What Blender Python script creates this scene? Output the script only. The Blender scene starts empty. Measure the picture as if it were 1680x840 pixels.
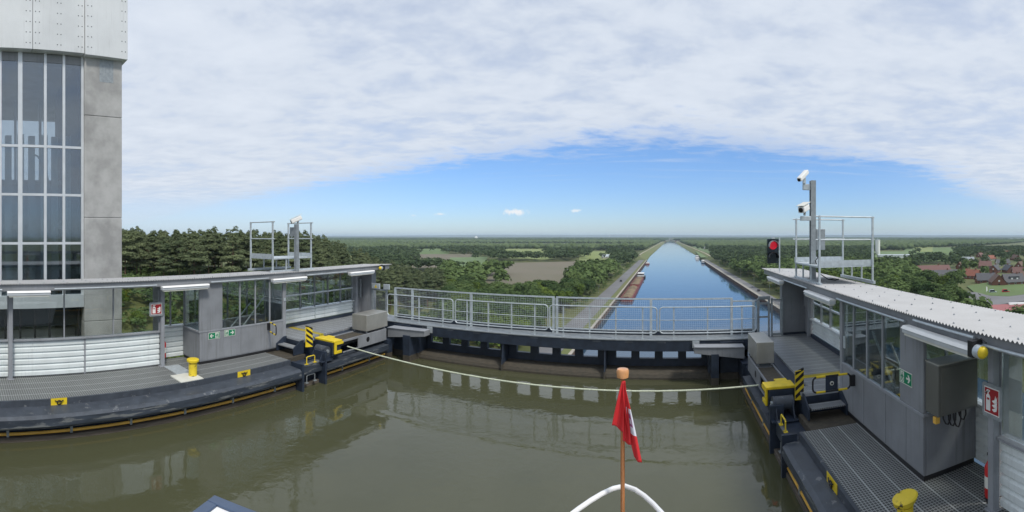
import bpy, bmesh, math, random
import numpy as np
from mathutils import Vector, Matrix
R = math.radians
sc = bpy.context.scene
col = sc.collection
random.seed(7); rng = np.random.default_rng(7)

# ------------------------------------------------------------------ camera
EYE = 4.58                    # metres above the trough water
F, X0, YH = 730.0, 1093.0, 388.0   # measured scale of the swept panorama: px per radian, axis column, horizon row
cd = bpy.data.cameras.new('camera'); cam = bpy.data.objects.new('camera', cd); col.objects.link(cam)
cam.location = (0, 0, EYE); cam.rotation_euler = (R(90), 0, 0)
cd.type = 'PANO'; cd.panorama_type = 'CENTRAL_CYLINDRICAL'
cd.central_cylindrical_range_u_min = -X0/F; cd.central_cylindrical_range_u_max = (1680-X0)/F
cd.central_cylindrical_range_v_min = -(840-YH)/F; cd.central_cylindrical_range_v_max = YH/F
cd.central_cylindrical_radius = 1.0
cd.clip_start = 0.05; cd.clip_end = 60000
sc.camera = cam
# ------------------------------------------------------------------ view, sun, sky
sc.view_settings.view_transform = 'Standard'; sc.view_settings.look = 'None'
sc.view_settings.gamma = 1; sc.view_settings.exposure = 0.08
sc.render.engine = 'CYCLES'
sc.cycles.max_bounces = 8; sc.cycles.transparent_max_bounces = 16; sc.cycles.volume_bounces = 2
sc.cycles.use_denoising = True
SUN_EL, SUN_AZ = 52.0, 118.0           # azimuth clockwise from the trough axis (+Y): high, to the right and a little behind
sd = bpy.data.lights.new('sun', 'SUN'); sd.energy = 2.6; sd.angle = R(10); sd.color = (1, .95, .87)
so = bpy.data.objects.new('sun', sd); col.objects.link(so)
so.rotation_euler = (R(90-SUN_EL), 0, -R(SUN_AZ)+math.pi); so.location = (30, -20, 60)
_d = Vector((math.sin(R(SUN_AZ))*math.cos(R(SUN_EL)), math.cos(R(SUN_AZ))*math.cos(R(SUN_EL)), math.sin(R(SUN_EL))))
so.rotation_euler = _d.to_track_quat('Z', 'Y').to_euler()

class NT:
    """tiny node-tree helper"""
    def __init__(s, nt): s.t = nt; s.t.nodes.clear()
    def n(s, typ, ins=None, **kw):
        nd = s.t.nodes.new(typ)
        for k, v in kw.items(): setattr(nd, k, v)
        for k, v in (ins or {}).items():
            if isinstance(v, bpy.types.NodeSocket): s.t.links.new(v, nd.inputs[k])
            else: nd.inputs[k].default_value = v
        return nd
    def m(s, op, a, b=0.0, c=0.0, clamp=False):
        nd = s.n('ShaderNodeMath', {0: a, 1: b, 2: c}, operation=op, use_clamp=clamp); return nd.outputs[0]
    def mixc(s, f, a, b, blend='MIX'):
        nd = s.n('ShaderNodeMix', data_type='RGBA', blend_type=blend)
        for i, v in ((0, f), (6, a), (7, b)):
            if isinstance(v, bpy.types.NodeSocket): s.t.links.new(v, nd.inputs[i])
            else: nd.inputs[i].default_value = v if i == 0 else (tuple(v)+(1,))[:4]
        return nd.outputs[2]
    def ss(s, x, a, b):
        nd = s.n('ShaderNodeMapRange', {0: x, 1: a, 2: b, 3: 0.0, 4: 1.0}, interpolation_type='SMOOTHSTEP'); return nd.outputs[0]

w = bpy.data.worlds.new('World'); sc.world = w; w.use_nodes = True
T = NT(w.node_tree)
sky = T.n('ShaderNodeTexSky', sky_type='NISHITA', sun_disc=False, sun_elevation=R(SUN_EL), sun_rotation=R(SUN_AZ), altitude=50, air_density=1.0, dust_density=.25, ozone_density=2.2)
tc = T.n('ShaderNodeTexCoord'); sp = T.n('ShaderNodeSeparateXYZ', {0: tc.outputs['Generated']})
dx, dy, dz = sp.outputs
zc = T.m('MAXIMUM', dz, 0.012)
px = T.m('DIVIDE', dx, zc); py = T.m('DIVIDE', dy, zc)
cv = T.n('ShaderNodeCombineXYZ', {0: px, 1: py, 2: 0.0}).outputs[0]
n1 = T.n('ShaderNodeTexNoise', {'Vector': cv, 'Scale': .42, 'Detail': 7, 'Roughness': .6, 'Distortion': .4}).outputs[0]
n2 = T.n('ShaderNodeTexNoise', {'Vector': cv, 'Scale': 2.3, 'Detail': 8, 'Roughness': .62, 'Distortion': .2}).outputs[0]
n3 = T.n('ShaderNodeTexNoise', {'Vector': T.n('ShaderNodeMapping', {'Vector': cv, 'Scale': (.5, 2.2, 1), 'Rotation': (0, 0, .5)}).outputs[0], 'Scale': 1.1, 'Detail': 6, 'Roughness': .6}).outputs[0]
edge = T.m('ADD', T.m('ADD', 4.35, T.m('MULTIPLY', T.m('ABSOLUTE', px), .25)), T.m('MULTIPLY', T.m('MAXIMUM', T.m('SUBTRACT', px, 3.5), 0.0), .55))
B = T.m('SUBTRACT', py, edge)
B = T.m('ADD', B, T.m('ADD', T.m('MULTIPLY', T.m('SUBTRACT', n1, .5), 2.2), T.m('MULTIPLY', T.m('SUBTRACT', n2, .5), 3.2)))
sheet = T.m('SUBTRACT', 1.0, T.ss(B, -.7, .9))
rho = T.m('SQRT', T.m('ADD', T.m('MULTIPLY', px, px), T.m('MULTIPLY', py, py)))
far = T.ss(rho, 7.0, 17.0)
sheet = T.m('MULTIPLY', sheet, T.m('SUBTRACT', 1.0, T.m('MULTIPLY', far, .65)))
thin = T.m('MULTIPLY', T.ss(n3, .5, .78), T.m('SUBTRACT', .45, T.m('MULTIPLY', T.ss(rho, 5.0, 9.0), .40)))
mask = T.m('MAXIMUM', sheet, thin)
gaps = T.m('MULTIPLY', T.ss(T.m('ADD', T.m('MULTIPLY', n1, .55), T.m('MULTIPLY', n2, .45)), .34, .56), .3)
mask = T.m('MULTIPLY', mask, T.m('ADD', .74, gaps))
# three small fair-weather puffs low over the horizon
az = T.m('ARCTAN2', dx, dy)
pn = T.n('ShaderNodeTexNoise', {'Vector': tc.outputs['Generated'], 'Scale': 95.0, 'Detail': 5, 'Roughness': .6}).outputs[0]
for (a0, e0, wa, we, amp) in ((-.340, .0545, .030, .0075, 1.0), (-.203, .0575, .011, .0045, .8), (-.508, .050, .014, .004, .7), (-.570, .047, .010, .003, .55)):
    q1 = T.m('DIVIDE', T.m('SUBTRACT', az, a0), wa); q2 = T.m('DIVIDE', T.m('SUBTRACT', dz, e0), we)
    q = T.m('SQRT', T.m('ADD', T.m('MULTIPLY', q1, q1), T.m('MULTIPLY', q2, q2)))
    q = T.m('ADD', q, T.m('MULTIPLY', T.m('SUBTRACT', pn, .5), 2.6))
    mp_ = T.m('MULTIPLY', T.m('SUBTRACT', 1.0, T.ss(q, .2, 1.1)), amp); puffs = mp_ if 'puffs' not in globals() else T.m('MAXIMUM', puffs, mp_)
lum = T.m('ADD', T.m('MULTIPLY', n1, .55), T.m('MULTIPLY', n2, .75))
ccol = T.mixc(T.ss(lum, .42, .88), (4.45, 4.98, 5.85), (5.5, 5.95, 6.65))
skyt = T.mixc(T.ss(dz, -.02, .30), (.60, .74, 1.02), (.66, .88, 1.17))      # aerial tint: the low sky is pale blue, not yellow
skyc = T.mixc(1.0, sky.outputs[0], skyt, 'MULTIPLY')
veil = T.m('MULTIPLY', T.m('MULTIPLY', T.m('ADD', T.ss(T.m('MULTIPLY', az, -1.0), .45, 1.25), T.m('MULTIPLY', T.ss(az, .35, 1.0), .7)), T.m('SUBTRACT', 1.0, T.ss(dz, .10, .42))), .62)
base_sky = T.mixc(veil, skyc, (4.55, 5.35, 6.35))
bg = T.n('ShaderNodeBackground', {'Color': T.mixc(puffs, T.mixc(mask, base_sky, ccol), (6.6, 6.8, 7.1)), 'Strength': .13})
T.n('ShaderNodeOutputWorld', {'Surface': bg.outputs[0]})

# ------------------------------------------------------------------ materials
M = {}
def mat(name, c, rough=.6, metal=0.0, vary=.12, scale=3.0, bump=0.0, bscale=40.0, c2=None, spot=None, emit=None, coat=0.0, stretch=None, spec=.5, streak=0.0):
    m = bpy.data.materials.new(name); m.use_nodes = True; t = NT(m.node_tree)
    tcn = t.n('ShaderNodeTexCoord').outputs['Object']
    if stretch: tcn = t.n('ShaderNodeMapping', {'Vector': tcn, 'Scale': stretch}).outputs[0]
    nz = t.n('ShaderNodeTexNoise', {'Vector': tcn, 'Scale': scale, 'Detail': 6, 'Roughness': .6}).outputs[0]
    a = tuple(x*(1-vary) for x in c); b = tuple(min(1, x*(1+vary)) for x in c) if c2 is None else c2
    cc = t.mixc(t.ss(nz, .3, .7), a, b)
    if spot:
        sc_, thr, spc = spot
        n_ = t.n('ShaderNodeTexNoise', {'Vector': tcn, 'Scale': sc_, 'Detail': 8, 'Roughness': .7}).outputs[0]
        cc = t.mixc(t.ss(n_, thr, thr+.05), cc, spc)
    if streak:
        sv = t.n('ShaderNodeMapping', {'Vector': tcn, 'Scale': (7, 7, .35)}).outputs[0]
        s1 = t.n('ShaderNodeTexNoise', {'Vector': sv, 'Scale': 2.0, 'Detail': 6, 'Roughness': .65}).outputs[0]
        s2 = t.n('ShaderNodeTexNoise', {'Vector': tcn, 'Scale': .9, 'Detail': 3}).outputs[0]
        cc = t.mixc(t.m('MULTIPLY', t.m('MULTIPLY', t.ss(s1, .48, .74), t.ss(s2, .3, .7)), streak), cc, (.06, .055, .045))
    ins = {'Base Color': cc, 'Metallic': metal, 'Roughness': t.m('ADD', rough-.08, t.m('MULTIPLY', nz, .16), clamp=True), 'Coat Weight': coat, 'Specular IOR Level': spec}
    if bump:
        bn = t.n('ShaderNodeTexNoise', {'Vector': tcn, 'Scale': bscale, 'Detail': 5}).outputs[0]
        ins['Normal'] = t.n('ShaderNodeBump', {'Height': bn, 'Strength': bump, 'Distance': .02}).outputs[0]
    if emit: ins['Emission Color'] = tuple(emit[0])+(1,); ins['Emission Strength'] = emit[1]
    p = t.n('ShaderNodeBsdfPrincipled', ins); t.n('ShaderNodeOutputMaterial', {0: p.outputs[0]})
    M[name] = m; return m
mat('steel_grey', (.225, .237, .255), .5, .0, .12, 1.1, streak=.45)
mat('steel_post', (.27, .285, .31), .5, .0, .10, 2, streak=.35)
mat('navy', (.022, .032, .052), .48, 0, .25, 4, spot=(9, .70, (.10, .09, .075)))
mat('fender', (.035, .045, .062), .5, 0, .30, 3, bump=.12, bscale=12, spot=(3.4, .535, (.15, .16, .165)), stretch=(1.6, .30, 3.5))
mat('fender_top', (.052, .062, .078), .5, 0, .2, 4, spot=(6, .60, (.15, .16, .17)))
mat('slime', (.13, .11, .08), .75, 0, .4, 7, bump=.6, bscale=30, c2=(.05, .045, .035), stretch=(1, 1, 3), spot=(14, .66, (.02, .02, .02)))
mat('plank', (.10, .085, .07), .8, 0, .3, 5, bump=.4, bscale=30, stretch=(3, .3, 3))
mat('galv', (.50, .55, .58), .45, .35, .12, 9)
mat('galv_dull', (.30, .33, .35), .55, .4, .15, 9)
mat('stainless', (.46, .45, .41), .42, .65, .10, 2, streak=.2)
mat('stainless_dark', (.20, .20, .185), .42, .6, .06, 2)
mat('pale_panel', (.66, .71, .71), .45, 0, .05, 2, streak=.22)
mat('roof_sheet', (.41, .415, .42), .55, 0, .07, 1.2, spot=(20, .74, (.4, .4, .38)))
mat('yellow', (.72, .53, .02), .5, 0, .10, 6, spot=(9, .69, (.16, .12, .03)))
mat('yellow_worn', (.70, .53, .03), .55, 0, .06, 6, spot=(9, .57, (.05, .035, .02)))
mat('yellow_pipe', (.72, .42, .07), .5, 0, .15, 3, spot=(6, .68, (.2, .12, .05)), stretch=(1, .5, 1))
mat('black', (.012, .012, .014), .5, 0, .1)
mat('white', (.78, .78, .76), .45, 0, .04)
mat('cream', (.66, .66, .60), .5, 0, .05)
mat('red', (.48, .012, .012), .5, 0, .08)
mat('sign_red', (.33, .015, .02), .5, 0, .06)
mat('sign_green', (.0, .20, .09), .5, 0, .06)
mat('roller', (.30, .42, .32), .5, .1, .15, 8)
mat('rope', (.60, .64, .50), .85, 0, .2, 30, bump=.8, bscale=90)
mat('wood', (.42, .17, .06), .35, 0, .25, 6, stretch=(8, 8, .6), coat=.5)
mat('finial_wood', (.62, .30, .12), .35, 0, .15, 10, coat=.4)
mat('boat_blue', (.05, .08, .14), .35, 0, .1, 3, coat=.3)
mat('boat_white', (.8, .8, .8), .3, 0, .03, 3, coat=.4)
mat('concrete', (.37, .37, .365), .85, 0, .22, 1.1, bump=.25, bscale=25, spot=(2.3, .70, (.29, .29, .285)))
mat('cladding', (.66, .68, .69), .40, .1, .09, .4, streak=.18)
mat('alu', (.62, .65, .68), .4, .3, .06, 2)
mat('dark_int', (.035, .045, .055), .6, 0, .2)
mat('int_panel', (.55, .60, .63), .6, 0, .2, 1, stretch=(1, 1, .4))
mat('road', (.165, .165, .17), .9, 0, .12, .05)
mat('quay_paving', (.27, .265, .245), .9, 0, .15, .08, stretch=(1, .15, 1))
mat('sheet_pile', (.105, .07, .055), .8, 0, .3, .4, stretch=(3, 3, .5))
mat('quay_cap', (.36, .33, .28), .85, 0, .15, .3)
mat('grass', (.075, .105, .025), .9, 0, .3, .03, c2=(.13, .14, .045))
mat('dry_grass', (.20, .20, .08), .9, 0, .3, .02, c2=(.12, .15, .045), stretch=(1, .2, 1))
mat('path_dirt', (.34, .31, .22), .9, 0, .15, .05)
mat('field_brown', (.185, .16, .115), .95, 0, .12, .01, c2=(.14, .13, .085))
mat('field_green', (.11, .165, .055), .95, 0, .15, .01)
mat('field_yellow', (.19, .23, .075), .95, 0, .12, .01)
mat('field_pale', (.13, .19, .08), .95, 0, .15, .01)
mat('bark', (.10, .07, .05), .9, 0, .25, 3)
mat('bark_pine', (.16, .10, .065), .9, 0, .25, 3)
mat('tile_orange', (.27, .10, .065), .8, 0, .15, 2)
mat('tile_red', (.165, .085, .075), .8, 0, .15, 2)
mat('tile_brown', (.14, .085, .065), .8, 0, .15, 2)
mat('slate', (.075, .078, .088), .7, 0, .18, 2)
mat('brick', (.20, .085, .055), .85, 0, .2, 3)
mat('render_wall', (.5, .48, .43), .85, 0, .1, 1)
mat('pale_green_wall', (.34, .40, .36), .8, 0, .06, .3)
mat('shed_roof', (.33, .12, .12), .6, 0, .08, .3)
mat('window_dark', (.03, .035, .045), .15, 0, .1)
mat('cargo_sand', (.175, .13, .08), .95, 0, .3, .2, bump=.5, bscale=1)
mat('barge_red', (.19, .05, .045), .6, 0, .2, .3)
mat('skin', (.5, .32, .24), .6)
mat('cloth_blue', (.05, .08, .16), .8)
mat('cloth_grey', (.22, .22, .24), .8)
mat('tyre', (.02, .02, .02), .8)
mat('lamp_red', (.5, .01, .03), .3, emit=((1.0, .01, .04), .30))
mat('lens_dark', (.01, .02, .03), .15)
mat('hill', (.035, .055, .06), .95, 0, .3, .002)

def glass(name, tint, gl, refl):
    m = bpy.data.materials.new(name); m.use_nodes = True; t = NT(m.node_tree)
    tr = t.n('ShaderNodeBsdfTransparent', {'Color': tint+(1,)})
    g = t.n('ShaderNodeBsdfGlossy', {'Color': (.9, .95, 1, 1), 'Roughness': gl})
    lw = t.n('ShaderNodeLayerWeight', {'Blend': .35}).outputs['Fresnel']
    f = t.m('ADD', t.m('MULTIPLY', lw, .5), refl, clamp=True)
    mx = t.n('ShaderNodeMixShader', {0: f, 1: tr.outputs[0], 2: g.outputs[0]})
    t.n('ShaderNodeOutputMaterial', {0: mx.outputs[0]}); M[name] = m
glass('glass', (.88, .91, .90), .02, .04)
glass('glass_tower', (.60, .66, .69), .04, .15)

def water(name, deep, rough, scale, strength, dist, patch, ior=1.333):
    m = bpy.data.materials.new(name); m.use_nodes = True; t = NT(m.node_tree)
    co = t.n('ShaderNodeTexCoord').outputs['Object']
    a = t.n('ShaderNodeTexNoise', {'Vector': co, 'Scale': scale, 'Detail': 3, 'Roughness': .5, 'Distortion': .6}).outputs[0]
    b = t.n('ShaderNodeTexNoise', {'Vector': co, 'Scale': scale*.22, 'Detail': 2}).outputs[0]
    p = t.ss(t.n('ShaderNodeTexNoise', {'Vector': co, 'Scale': patch, 'Detail': 3}).outputs[0], .42, .62)
    h = t.m('ADD', t.m('MULTIPLY', t.m('MULTIPLY', a, .45), t.m('ADD', .25, p)), t.m('MULTIPLY', b, 1.0))
    cn = t.n('ShaderNodeTexNoise', {'Vector': co, 'Scale': patch*.6, 'Detail': 4}).outputs[0]
    c = t.mixc(cn, tuple(x*.85 for x in deep), tuple(x*1.15 for x in deep))
    bp = t.n('ShaderNodeBump', {'Height': h, 'Strength': strength, 'Distance': dist}).outputs[0]
    ps = t.n('ShaderNodeBsdfPrincipled', {'Base Color': c, 'Roughness': rough, 'IOR': ior, 'Normal': bp})
    t.n('ShaderNodeOutputMaterial', {0: ps.outputs[0]}); M[name] = m
water('water_trough', (.070, .073, .040), .02, 5.0, .50, .02, .30, 1.46)
water('water_canal', (.035, .075, .125), .06, .5, .40, .10, .012)

def grating(name, base, hole, pu, pv, seam, along):
    """stamped grating planks: rows of slots, planks joined by pale seams (along='y': planks run along the trough)"""
    m = bpy.data.materials.new(name); m.use_nodes = True; t = NT(m.node_tree)
    co = t.n('ShaderNodeTexCoord').outputs['Object']; s = t.n('ShaderNodeSeparateXYZ', {0: co})
    u, v = (s.outputs[0], s.outputs[1]) if along == 'y' else (s.outputs[1], s.outputs[0])
    fu = t.m('FRACT', t.m('DIVIDE', t.m('ADD', u, 100.0), pu)); row = t.m('FLOOR', t.m('DIVIDE', t.m('ADD', u, 100.0), pu))
    fv = t.m('FRACT', t.m('ADD', t.m('DIVIDE', t.m('ADD', v, 100.0), pv), t.m('MULTIPLY', row, .5 if along == 'x' else 0.0)))
    hu = t.m('LESS_THAN', t.m('ABSOLUTE', t.m('SUBTRACT', fu, .5)), .36); hv = t.m('LESS_THAN', t.m('ABSOLUTE', t.m('SUBTRACT', fv, .5)), .36)
    hm = t.m('MULTIPLY', hu, hv)
    fs = t.m('FRACT', t.m('DIVIDE', t.m('ADD', u, 100.0), seam))
    sm = t.m('GREATER_THAN', t.m('ABSOLUTE', t.m('SUBTRACT', fs, .5)), .47)
    hm = t.m('MULTIPLY', hm, t.m('SUBTRACT', 1.0, sm))
    nz = t.n('ShaderNodeTexNoise', {'Vector': co, 'Scale': 1.7, 'Detail': 6}).outputs[0]
    lit = t.mixc(nz, tuple(x*.8 for x in base), tuple(x*1.2 for x in base))
    lit = t.mixc(sm, lit, tuple(min(1, x*1.45) for x in base))
    c = t.mixc(hm, lit, hole)
    bp = t.n('ShaderNodeBump', {'Height': t.m('SUBTRACT', 1.0, hm), 'Strength': .6, 'Distance': .01}).outputs[0]
    ps = t.n('ShaderNodeBsdfPrincipled', {'Base Color': c, 'Roughness': .5, 'Metallic': .35, 'Normal': bp})
    t.n('ShaderNodeOutputMaterial', {0: ps.outputs[0]}); M[name] = m
grating('grating_deck', (.33, .345, .34), (.075, .08, .08), .050, .055, .40, 'y')
grating('grating_platform', (.42, .44, .46), (.17, .18, .19), .03, .05, .30, 'x')
grating('grating_yellow', (.70, .55, .03), (.30, .24, .03), .03, .05, .30, 'x')

def leaf(name, dark, light, scale=.12):
    m = bpy.data.materials.new(name); m.use_nodes = True; t = NT(m.node_tree)
    geo = t.n('ShaderNodeNewGeometry'); oi = t.n('ShaderNodeObjectInfo')
    nz = t.n('ShaderNodeTexNoise', {'Vector': geo.outputs['Position'], 'Scale': scale, 'Detail': 3}).outputs[0]
    f = t.m('ADD', t.m('MULTIPLY', geo.outputs['Random Per Island'], .45), t.m('MULTIPLY', nz, .5))
    f = t.m('ADD', f, t.m('MULTIPLY', t.m('SUBTRACT', oi.outputs['Random'], .5), .5), clamp=True)
    c = t.mixc(f, dark, light)
    d = t.n('ShaderNodeBsdfDiffuse', {0: c}); tl = t.n('ShaderNodeBsdfTranslucent', {0: c})
    mx = t.n('ShaderNodeMixShader', {0: .18, 1: d.outputs[0], 2: tl.outputs[0]})
    t.n('ShaderNodeOutputMaterial', {0: mx.outputs[0]}); M[name] = m
leaf('leaf_broad', (.034, .066, .026), (.155, .215, .080), .07)
leaf('leaf_fresh', (.060, .095, .020), (.160, .220, .050))
leaf('leaf_pine', (.065, .092, .050), (.185, .215, .110))
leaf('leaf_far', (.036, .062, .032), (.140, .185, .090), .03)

# ------------------------------------------------------------------ mesh helpers
ORG = {}
class MB:
    def __init__(s): s.v = []; s.f = []; s.mi = []; s.cur = 0; s.g = []
    def add(s, vs, fs):
        b = len(s.v); s.g.append((len(s.v), len(s.f))); s.v += [tuple(v) for v in vs]
        for f in fs: s.f.append([b+i for i in f]); s.mi.append(s.cur)
        return s
    def mt(s, i): s.cur = i; return s
    def box(s, x0, x1, y0, y1, z0, z1):
        x0, x1 = min(x0, x1), max(x0, x1); y0, y1 = min(y0, y1), max(y0, y1); z0, z1 = min(z0, z1), max(z0, z1)
        return s.add([(x0,y0,z0),(x1,y0,z0),(x1,y1,z0),(x0,y1,z0),(x0,y0,z1),(x1,y0,z1),(x1,y1,z1),(x0,y1,z1)],
              [(0,3,2,1),(4,5,6,7),(0,1,5,4),(1,2,6,5),(2,3,7,6),(3,0,4,7)])
    def hexa(s, p):   # 8 points, bottom ring then top ring
        return s.add(p, [(0,3,2,1),(4,5,6,7),(0,1,5,4),(1,2,6,5),(2,3,7,6),(3,0,4,7)])
    def tube(s, pts, r, n=8, closed=False):
        pts = [Vector(p) for p in pts]; b = len(s.v); N = len(pts); prev = None; s.g.append((len(s.v), len(s.f)))
        for i, p in enumerate(pts):
            a = pts[i-1] if i > 0 else (pts[-1] if closed else pts[0]); c = pts[(i+1) % N] if (i < N-1 or closed) else pts[-1]
            t = (c-a).normalized()
            if prev is None:
                u = t.orthogonal().normalized()
            else:
                u = (prev - t*prev.dot(t)).normalized()
            prev = u; v = t.cross(u); rr = r[i] if isinstance(r, (list, tuple)) else r
            for k in range(n):
                an = 2*math.pi*k/n; s.v.append(tuple(p + (u*math.cos(an)+v*math.sin(an))*rr))
        m = N if closed else N-1
        for i in range(m):
            j = (i+1) % N
            for k in range(n):
                s.f.append([b+i*n+k, b+i*n+(k+1) % n, b+j*n+(k+1) % n, b+j*n+k]); s.mi.append(s.cur)
        if not closed:
            s.f.append([b+k for k in range(n)][::-1]); s.mi.append(s.cur)
            s.f.append([b+(N-1)*n+k for k in range(n)]); s.mi.append(s.cur)
        return s
    def cyl(s, p, q, r, n=16): return s.tube([p, q], r, n)
    def lathe(s, cx, cy, prof, n=20):
        return s.tube([(cx, cy, z) for z, r in prof], [r for z, r in prof], n)
    def prism(s, pts, O, u, v, nrm, d0, d1):
        O, u, v, nrm = Vector(O), Vector(u), Vector(v), Vector(nrm); k = len(pts)
        a = [O+u*p[0]+v*p[1]+nrm*d0 for p in pts]; b = [O+u*p[0]+v*p[1]+nrm*d1 for p in pts]
        return s.add(a+b, [list(range(k))[::-1], list(range(k, 2*k))]+[(i, (i+1) % k, k+(i+1) % k, k+i) for i in range(k)])
    def each(s, name, mats, parent=None, **kw):
        """one object per primitive"""
        gg = s.g+[(len(s.v), len(s.f))]; out = []
        for (v0, f0), (v1, f1) in zip(gg[:-1], gg[1:]):
            m = MB(); m.v = s.v[v0:v1]; m.f = [[i-v0 for i in f] for f in s.f[f0:f1]]; m.mi = s.mi[f0:f1]; out.append(m.build(name, mats, parent, **kw))
        return out
    def build(s, name, mats, parent=None, bevel=0, smooth=False):
        o_ = ORG.get(parent.name, Vector((0, 0, 0))) if parent else Vector((0, 0, 0))
        me = bpy.data.meshes.new(name); me.from_pydata([(v[0]-o_.x, v[1]-o_.y, v[2]-o_.z) for v in s.v], [], s.f)
        mats = mats if isinstance(mats, (list, tuple)) else [mats]
        for m_ in mats: me.materials.append(M[m_])
        me.polygons.foreach_set('material_index', s.mi)
        bm = bmesh.new(); bm.from_mesh(me); bmesh.ops.recalc_face_normals(bm, faces=bm.faces); bm.to_mesh(me); bm.free()
        if smooth:
            me.polygons.foreach_set('use_smooth', [True]*len(me.polygons))
            if smooth != 'all': me.set_sharp_from_angle(angle=R(35))
        me.update()
        ob = bpy.data.objects.new(name, me); col.objects.link(ob)
        if parent: ob.parent = parent; ORG[ob.name] = o_
        if bevel:
            b = ob.modifiers.new('b', 'BEVEL'); b.width = bevel; b.segments = 2; b.limit_method = 'ANGLE'
        return ob
def tag(o, label=None, cat=None, group=None, kind=None):
    if label: o['label'] = label
    if cat: o['category'] = cat
    if group: o['group'] = group
    if kind: o['kind'] = kind
    return o
def thing(name, label, cat, loc, group=None):
    o = bpy.data.objects.new(name, None); col.objects.link(o); o.location = loc; o.empty_display_size = .3
    ORG[o.name] = Vector(loc); return tag(o, label, cat, group)
def copy_tree(o, parent=None):
    c = o.copy(); col.objects.link(c); c.parent = parent
    for ch in list(o.children): copy_tree(ch, c)
    return c
def onZ(px_, py_, z):
    th = (px_-X0)/F; rho_ = (EYE-z)*F/(py_-YH); return (rho_*math.sin(th), rho_*math.cos(th))

# ================================================================== THE SETTING
SEA = -38.0; GZ = -34.0; QZ = -35.4
def sstep(x, a, b):
    t = np.clip((x-a)/(b-a), 0, 1); return t*t*(3-2*t)
yk = [-2000, 30, 150, 200, 215, 760, 960, 2500, 3700, 3900, 60000]
xl = [-32.5, -32.5, -32.5, -32.5, -32.5, -33.5, -34, -14, -4, 32, 532]
xr = [88, 88, 85, 66, 62, 62, 66, 62, 68, 34, 534]
def XL(y): return np.interp(y, yk, xl)
def XRt(y): return np.interp(y, yk, xr)
def ground_h(x, y):
    x = np.asarray(x, float); y = np.asarray(y, float)
    L, Rr = XL(y), XRt(y)
    d = np.maximum(L-x, x-Rr)                       # distance outside the canal
    far_ = sstep(y, 765, 800)
    near_right = (x > 40) & (y < 213)
    z = np.where(d < 0, -42.0, QZ)
    dike = np.interp(d, [0, 1, 16, 20, 34, 60], [-38.3, -37.5, -31.5, -31.5, -34, -34])
    quay = np.interp(d, [0, 18, 26, 60], [QZ, QZ, GZ+.2, GZ])
    bank = np.interp(d, [0, 2, 12, 60], [-38.3, -37.2, -34.5, GZ])
    o = quay*(1-far_)+dike*far_
    o = np.where(near_right, bank, o)
    z = np.where(d < 0, -42.0, o)
    hill = 24*sstep(-x-.62*y, -6, 66)*(1-sstep(y, 260, 480))*sstep(-x, 45, 120)
    return z+np.where(d > 0, hill, 0)
def geo(a, b, n): return list(np.geomspace(a, b, n))
ul = [-u-33.5 for u in geo(.5, 26000, 74)][::-1]; um = [-33.2, -32.6, -32.4, -20, 0, 20, 40, 61.9, 62.1, 63]; ur = [62+u for u in geo(1.5, 26000, 74)]
us = np.array(ul+um+ur); ys = np.array([-1500, -600, -250, -100, -40, 0]+list(np.arange(20, 900, 12))+geo(920, 26000, 60))
gv = []
for y in ys:
    L, Rr = float(XL(y)), float(XRt(y))
    xs = np.where(us <= -32.5, us+32.5+L, np.where(us >= 62, us-62+Rr, L+(us+32.5)/94.5*(Rr-L)))
    zz = ground_h(xs, np.full_like(xs, y)); gv += list(zip(xs, np.full_like(xs, y), zz))
W_ = len(us); gf = [(j*W_+i, j*W_+i+1, (j+1)*W_+i+1, (j+1)*W_+i) for j in range(len(ys)-1) for i in range(W_-1)]
g = MB(); g.v = [tuple(map(float, v)) for v in gv]; g.f = gf; g.mi = [0]*len(gf)
ground = g.build('ground', 'grass', smooth='all'); tag(ground, 'green grassy lowland stretching to the horizon', kind='structure')
cw = MB(); yy = [30, 150, 200, 215, 500, 760, 960, 1700, 2500, 3700, 3880]
for a, b in zip(yy[:-1], yy[1:]):
    cw.add([(XL(a)-.5, a, SEA), (XRt(a)+.5, a, SEA), (XRt(b)+.5, b, SEA), (XL(b)-.5, b, SEA)], [(0, 1, 2, 3)])
tag(cw.build('canal_water', 'water_canal'), 'blue canal water running straight to the horizon', kind='structure')
def flat(name, pts, z, m, label, kind='structure', th=.25):
    b = MB(); b.prism([(p[0], p[1]) for p in pts], (0, 0, z), (1, 0, 0), (0, 1, 0), (0, 0, 1), -th, 0); o = b.build(name, m); tag(o, label, kind=kind); return o
def strip(name, f, ya, yb, step, x_a, x_b, dz, m, label):
    b = MB(); n = max(2, int((yb-ya)/step)); q = []
    for i in range(n+1):
        y = ya+(yb-ya)*i/n; e = float(f(y)); p = (e+x_a, e+x_b)
        for x in p: q.append((x, y, float(ground_h(x, y))+dz))
    b.add(q, [(2*i, 2*i+1, 2*i+3, 2*i+2) for i in range(n)]); tag(b.build(name, m), label, kind='structure')
strip('quay_road', XL, 60, 752, 10, -12.5, -3.6, .06, 'road', 'grey asphalt quay road on the barge side of the canal')
strip('grass_verge', XL, 60, 752, 10, -3.5, -.5, .05, 'dry_grass', 'yellowish verge strip along the barge-side quay edge')
strip('quay_road', XRt, 216, 765, 10, 2.6, 8.2, .06, 'road', 'grey quay road on the village side of the canal')
strip('quay_pavement', XRt, 216, 765, 10, .5, 2.5, .05, 'quay_paving', 'pale paved strip along the village-side quay edge')
strip('dike_path', XL, 800, 3300, 40, -20, -16.5, .12, 'path_dirt', 'pale track on top of the dike on the field side')
strip('dike_path', XRt, 800, 3300, 40, 16.5, 20, .12, 'path_dirt', 'pale track on top of the dike on the village side')
strip('dike_slope', XL, 800, 3300, 40, -16, -2, .08, 'dry_grass', 'dry yellowish grass slope of the dike on the field side')
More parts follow.
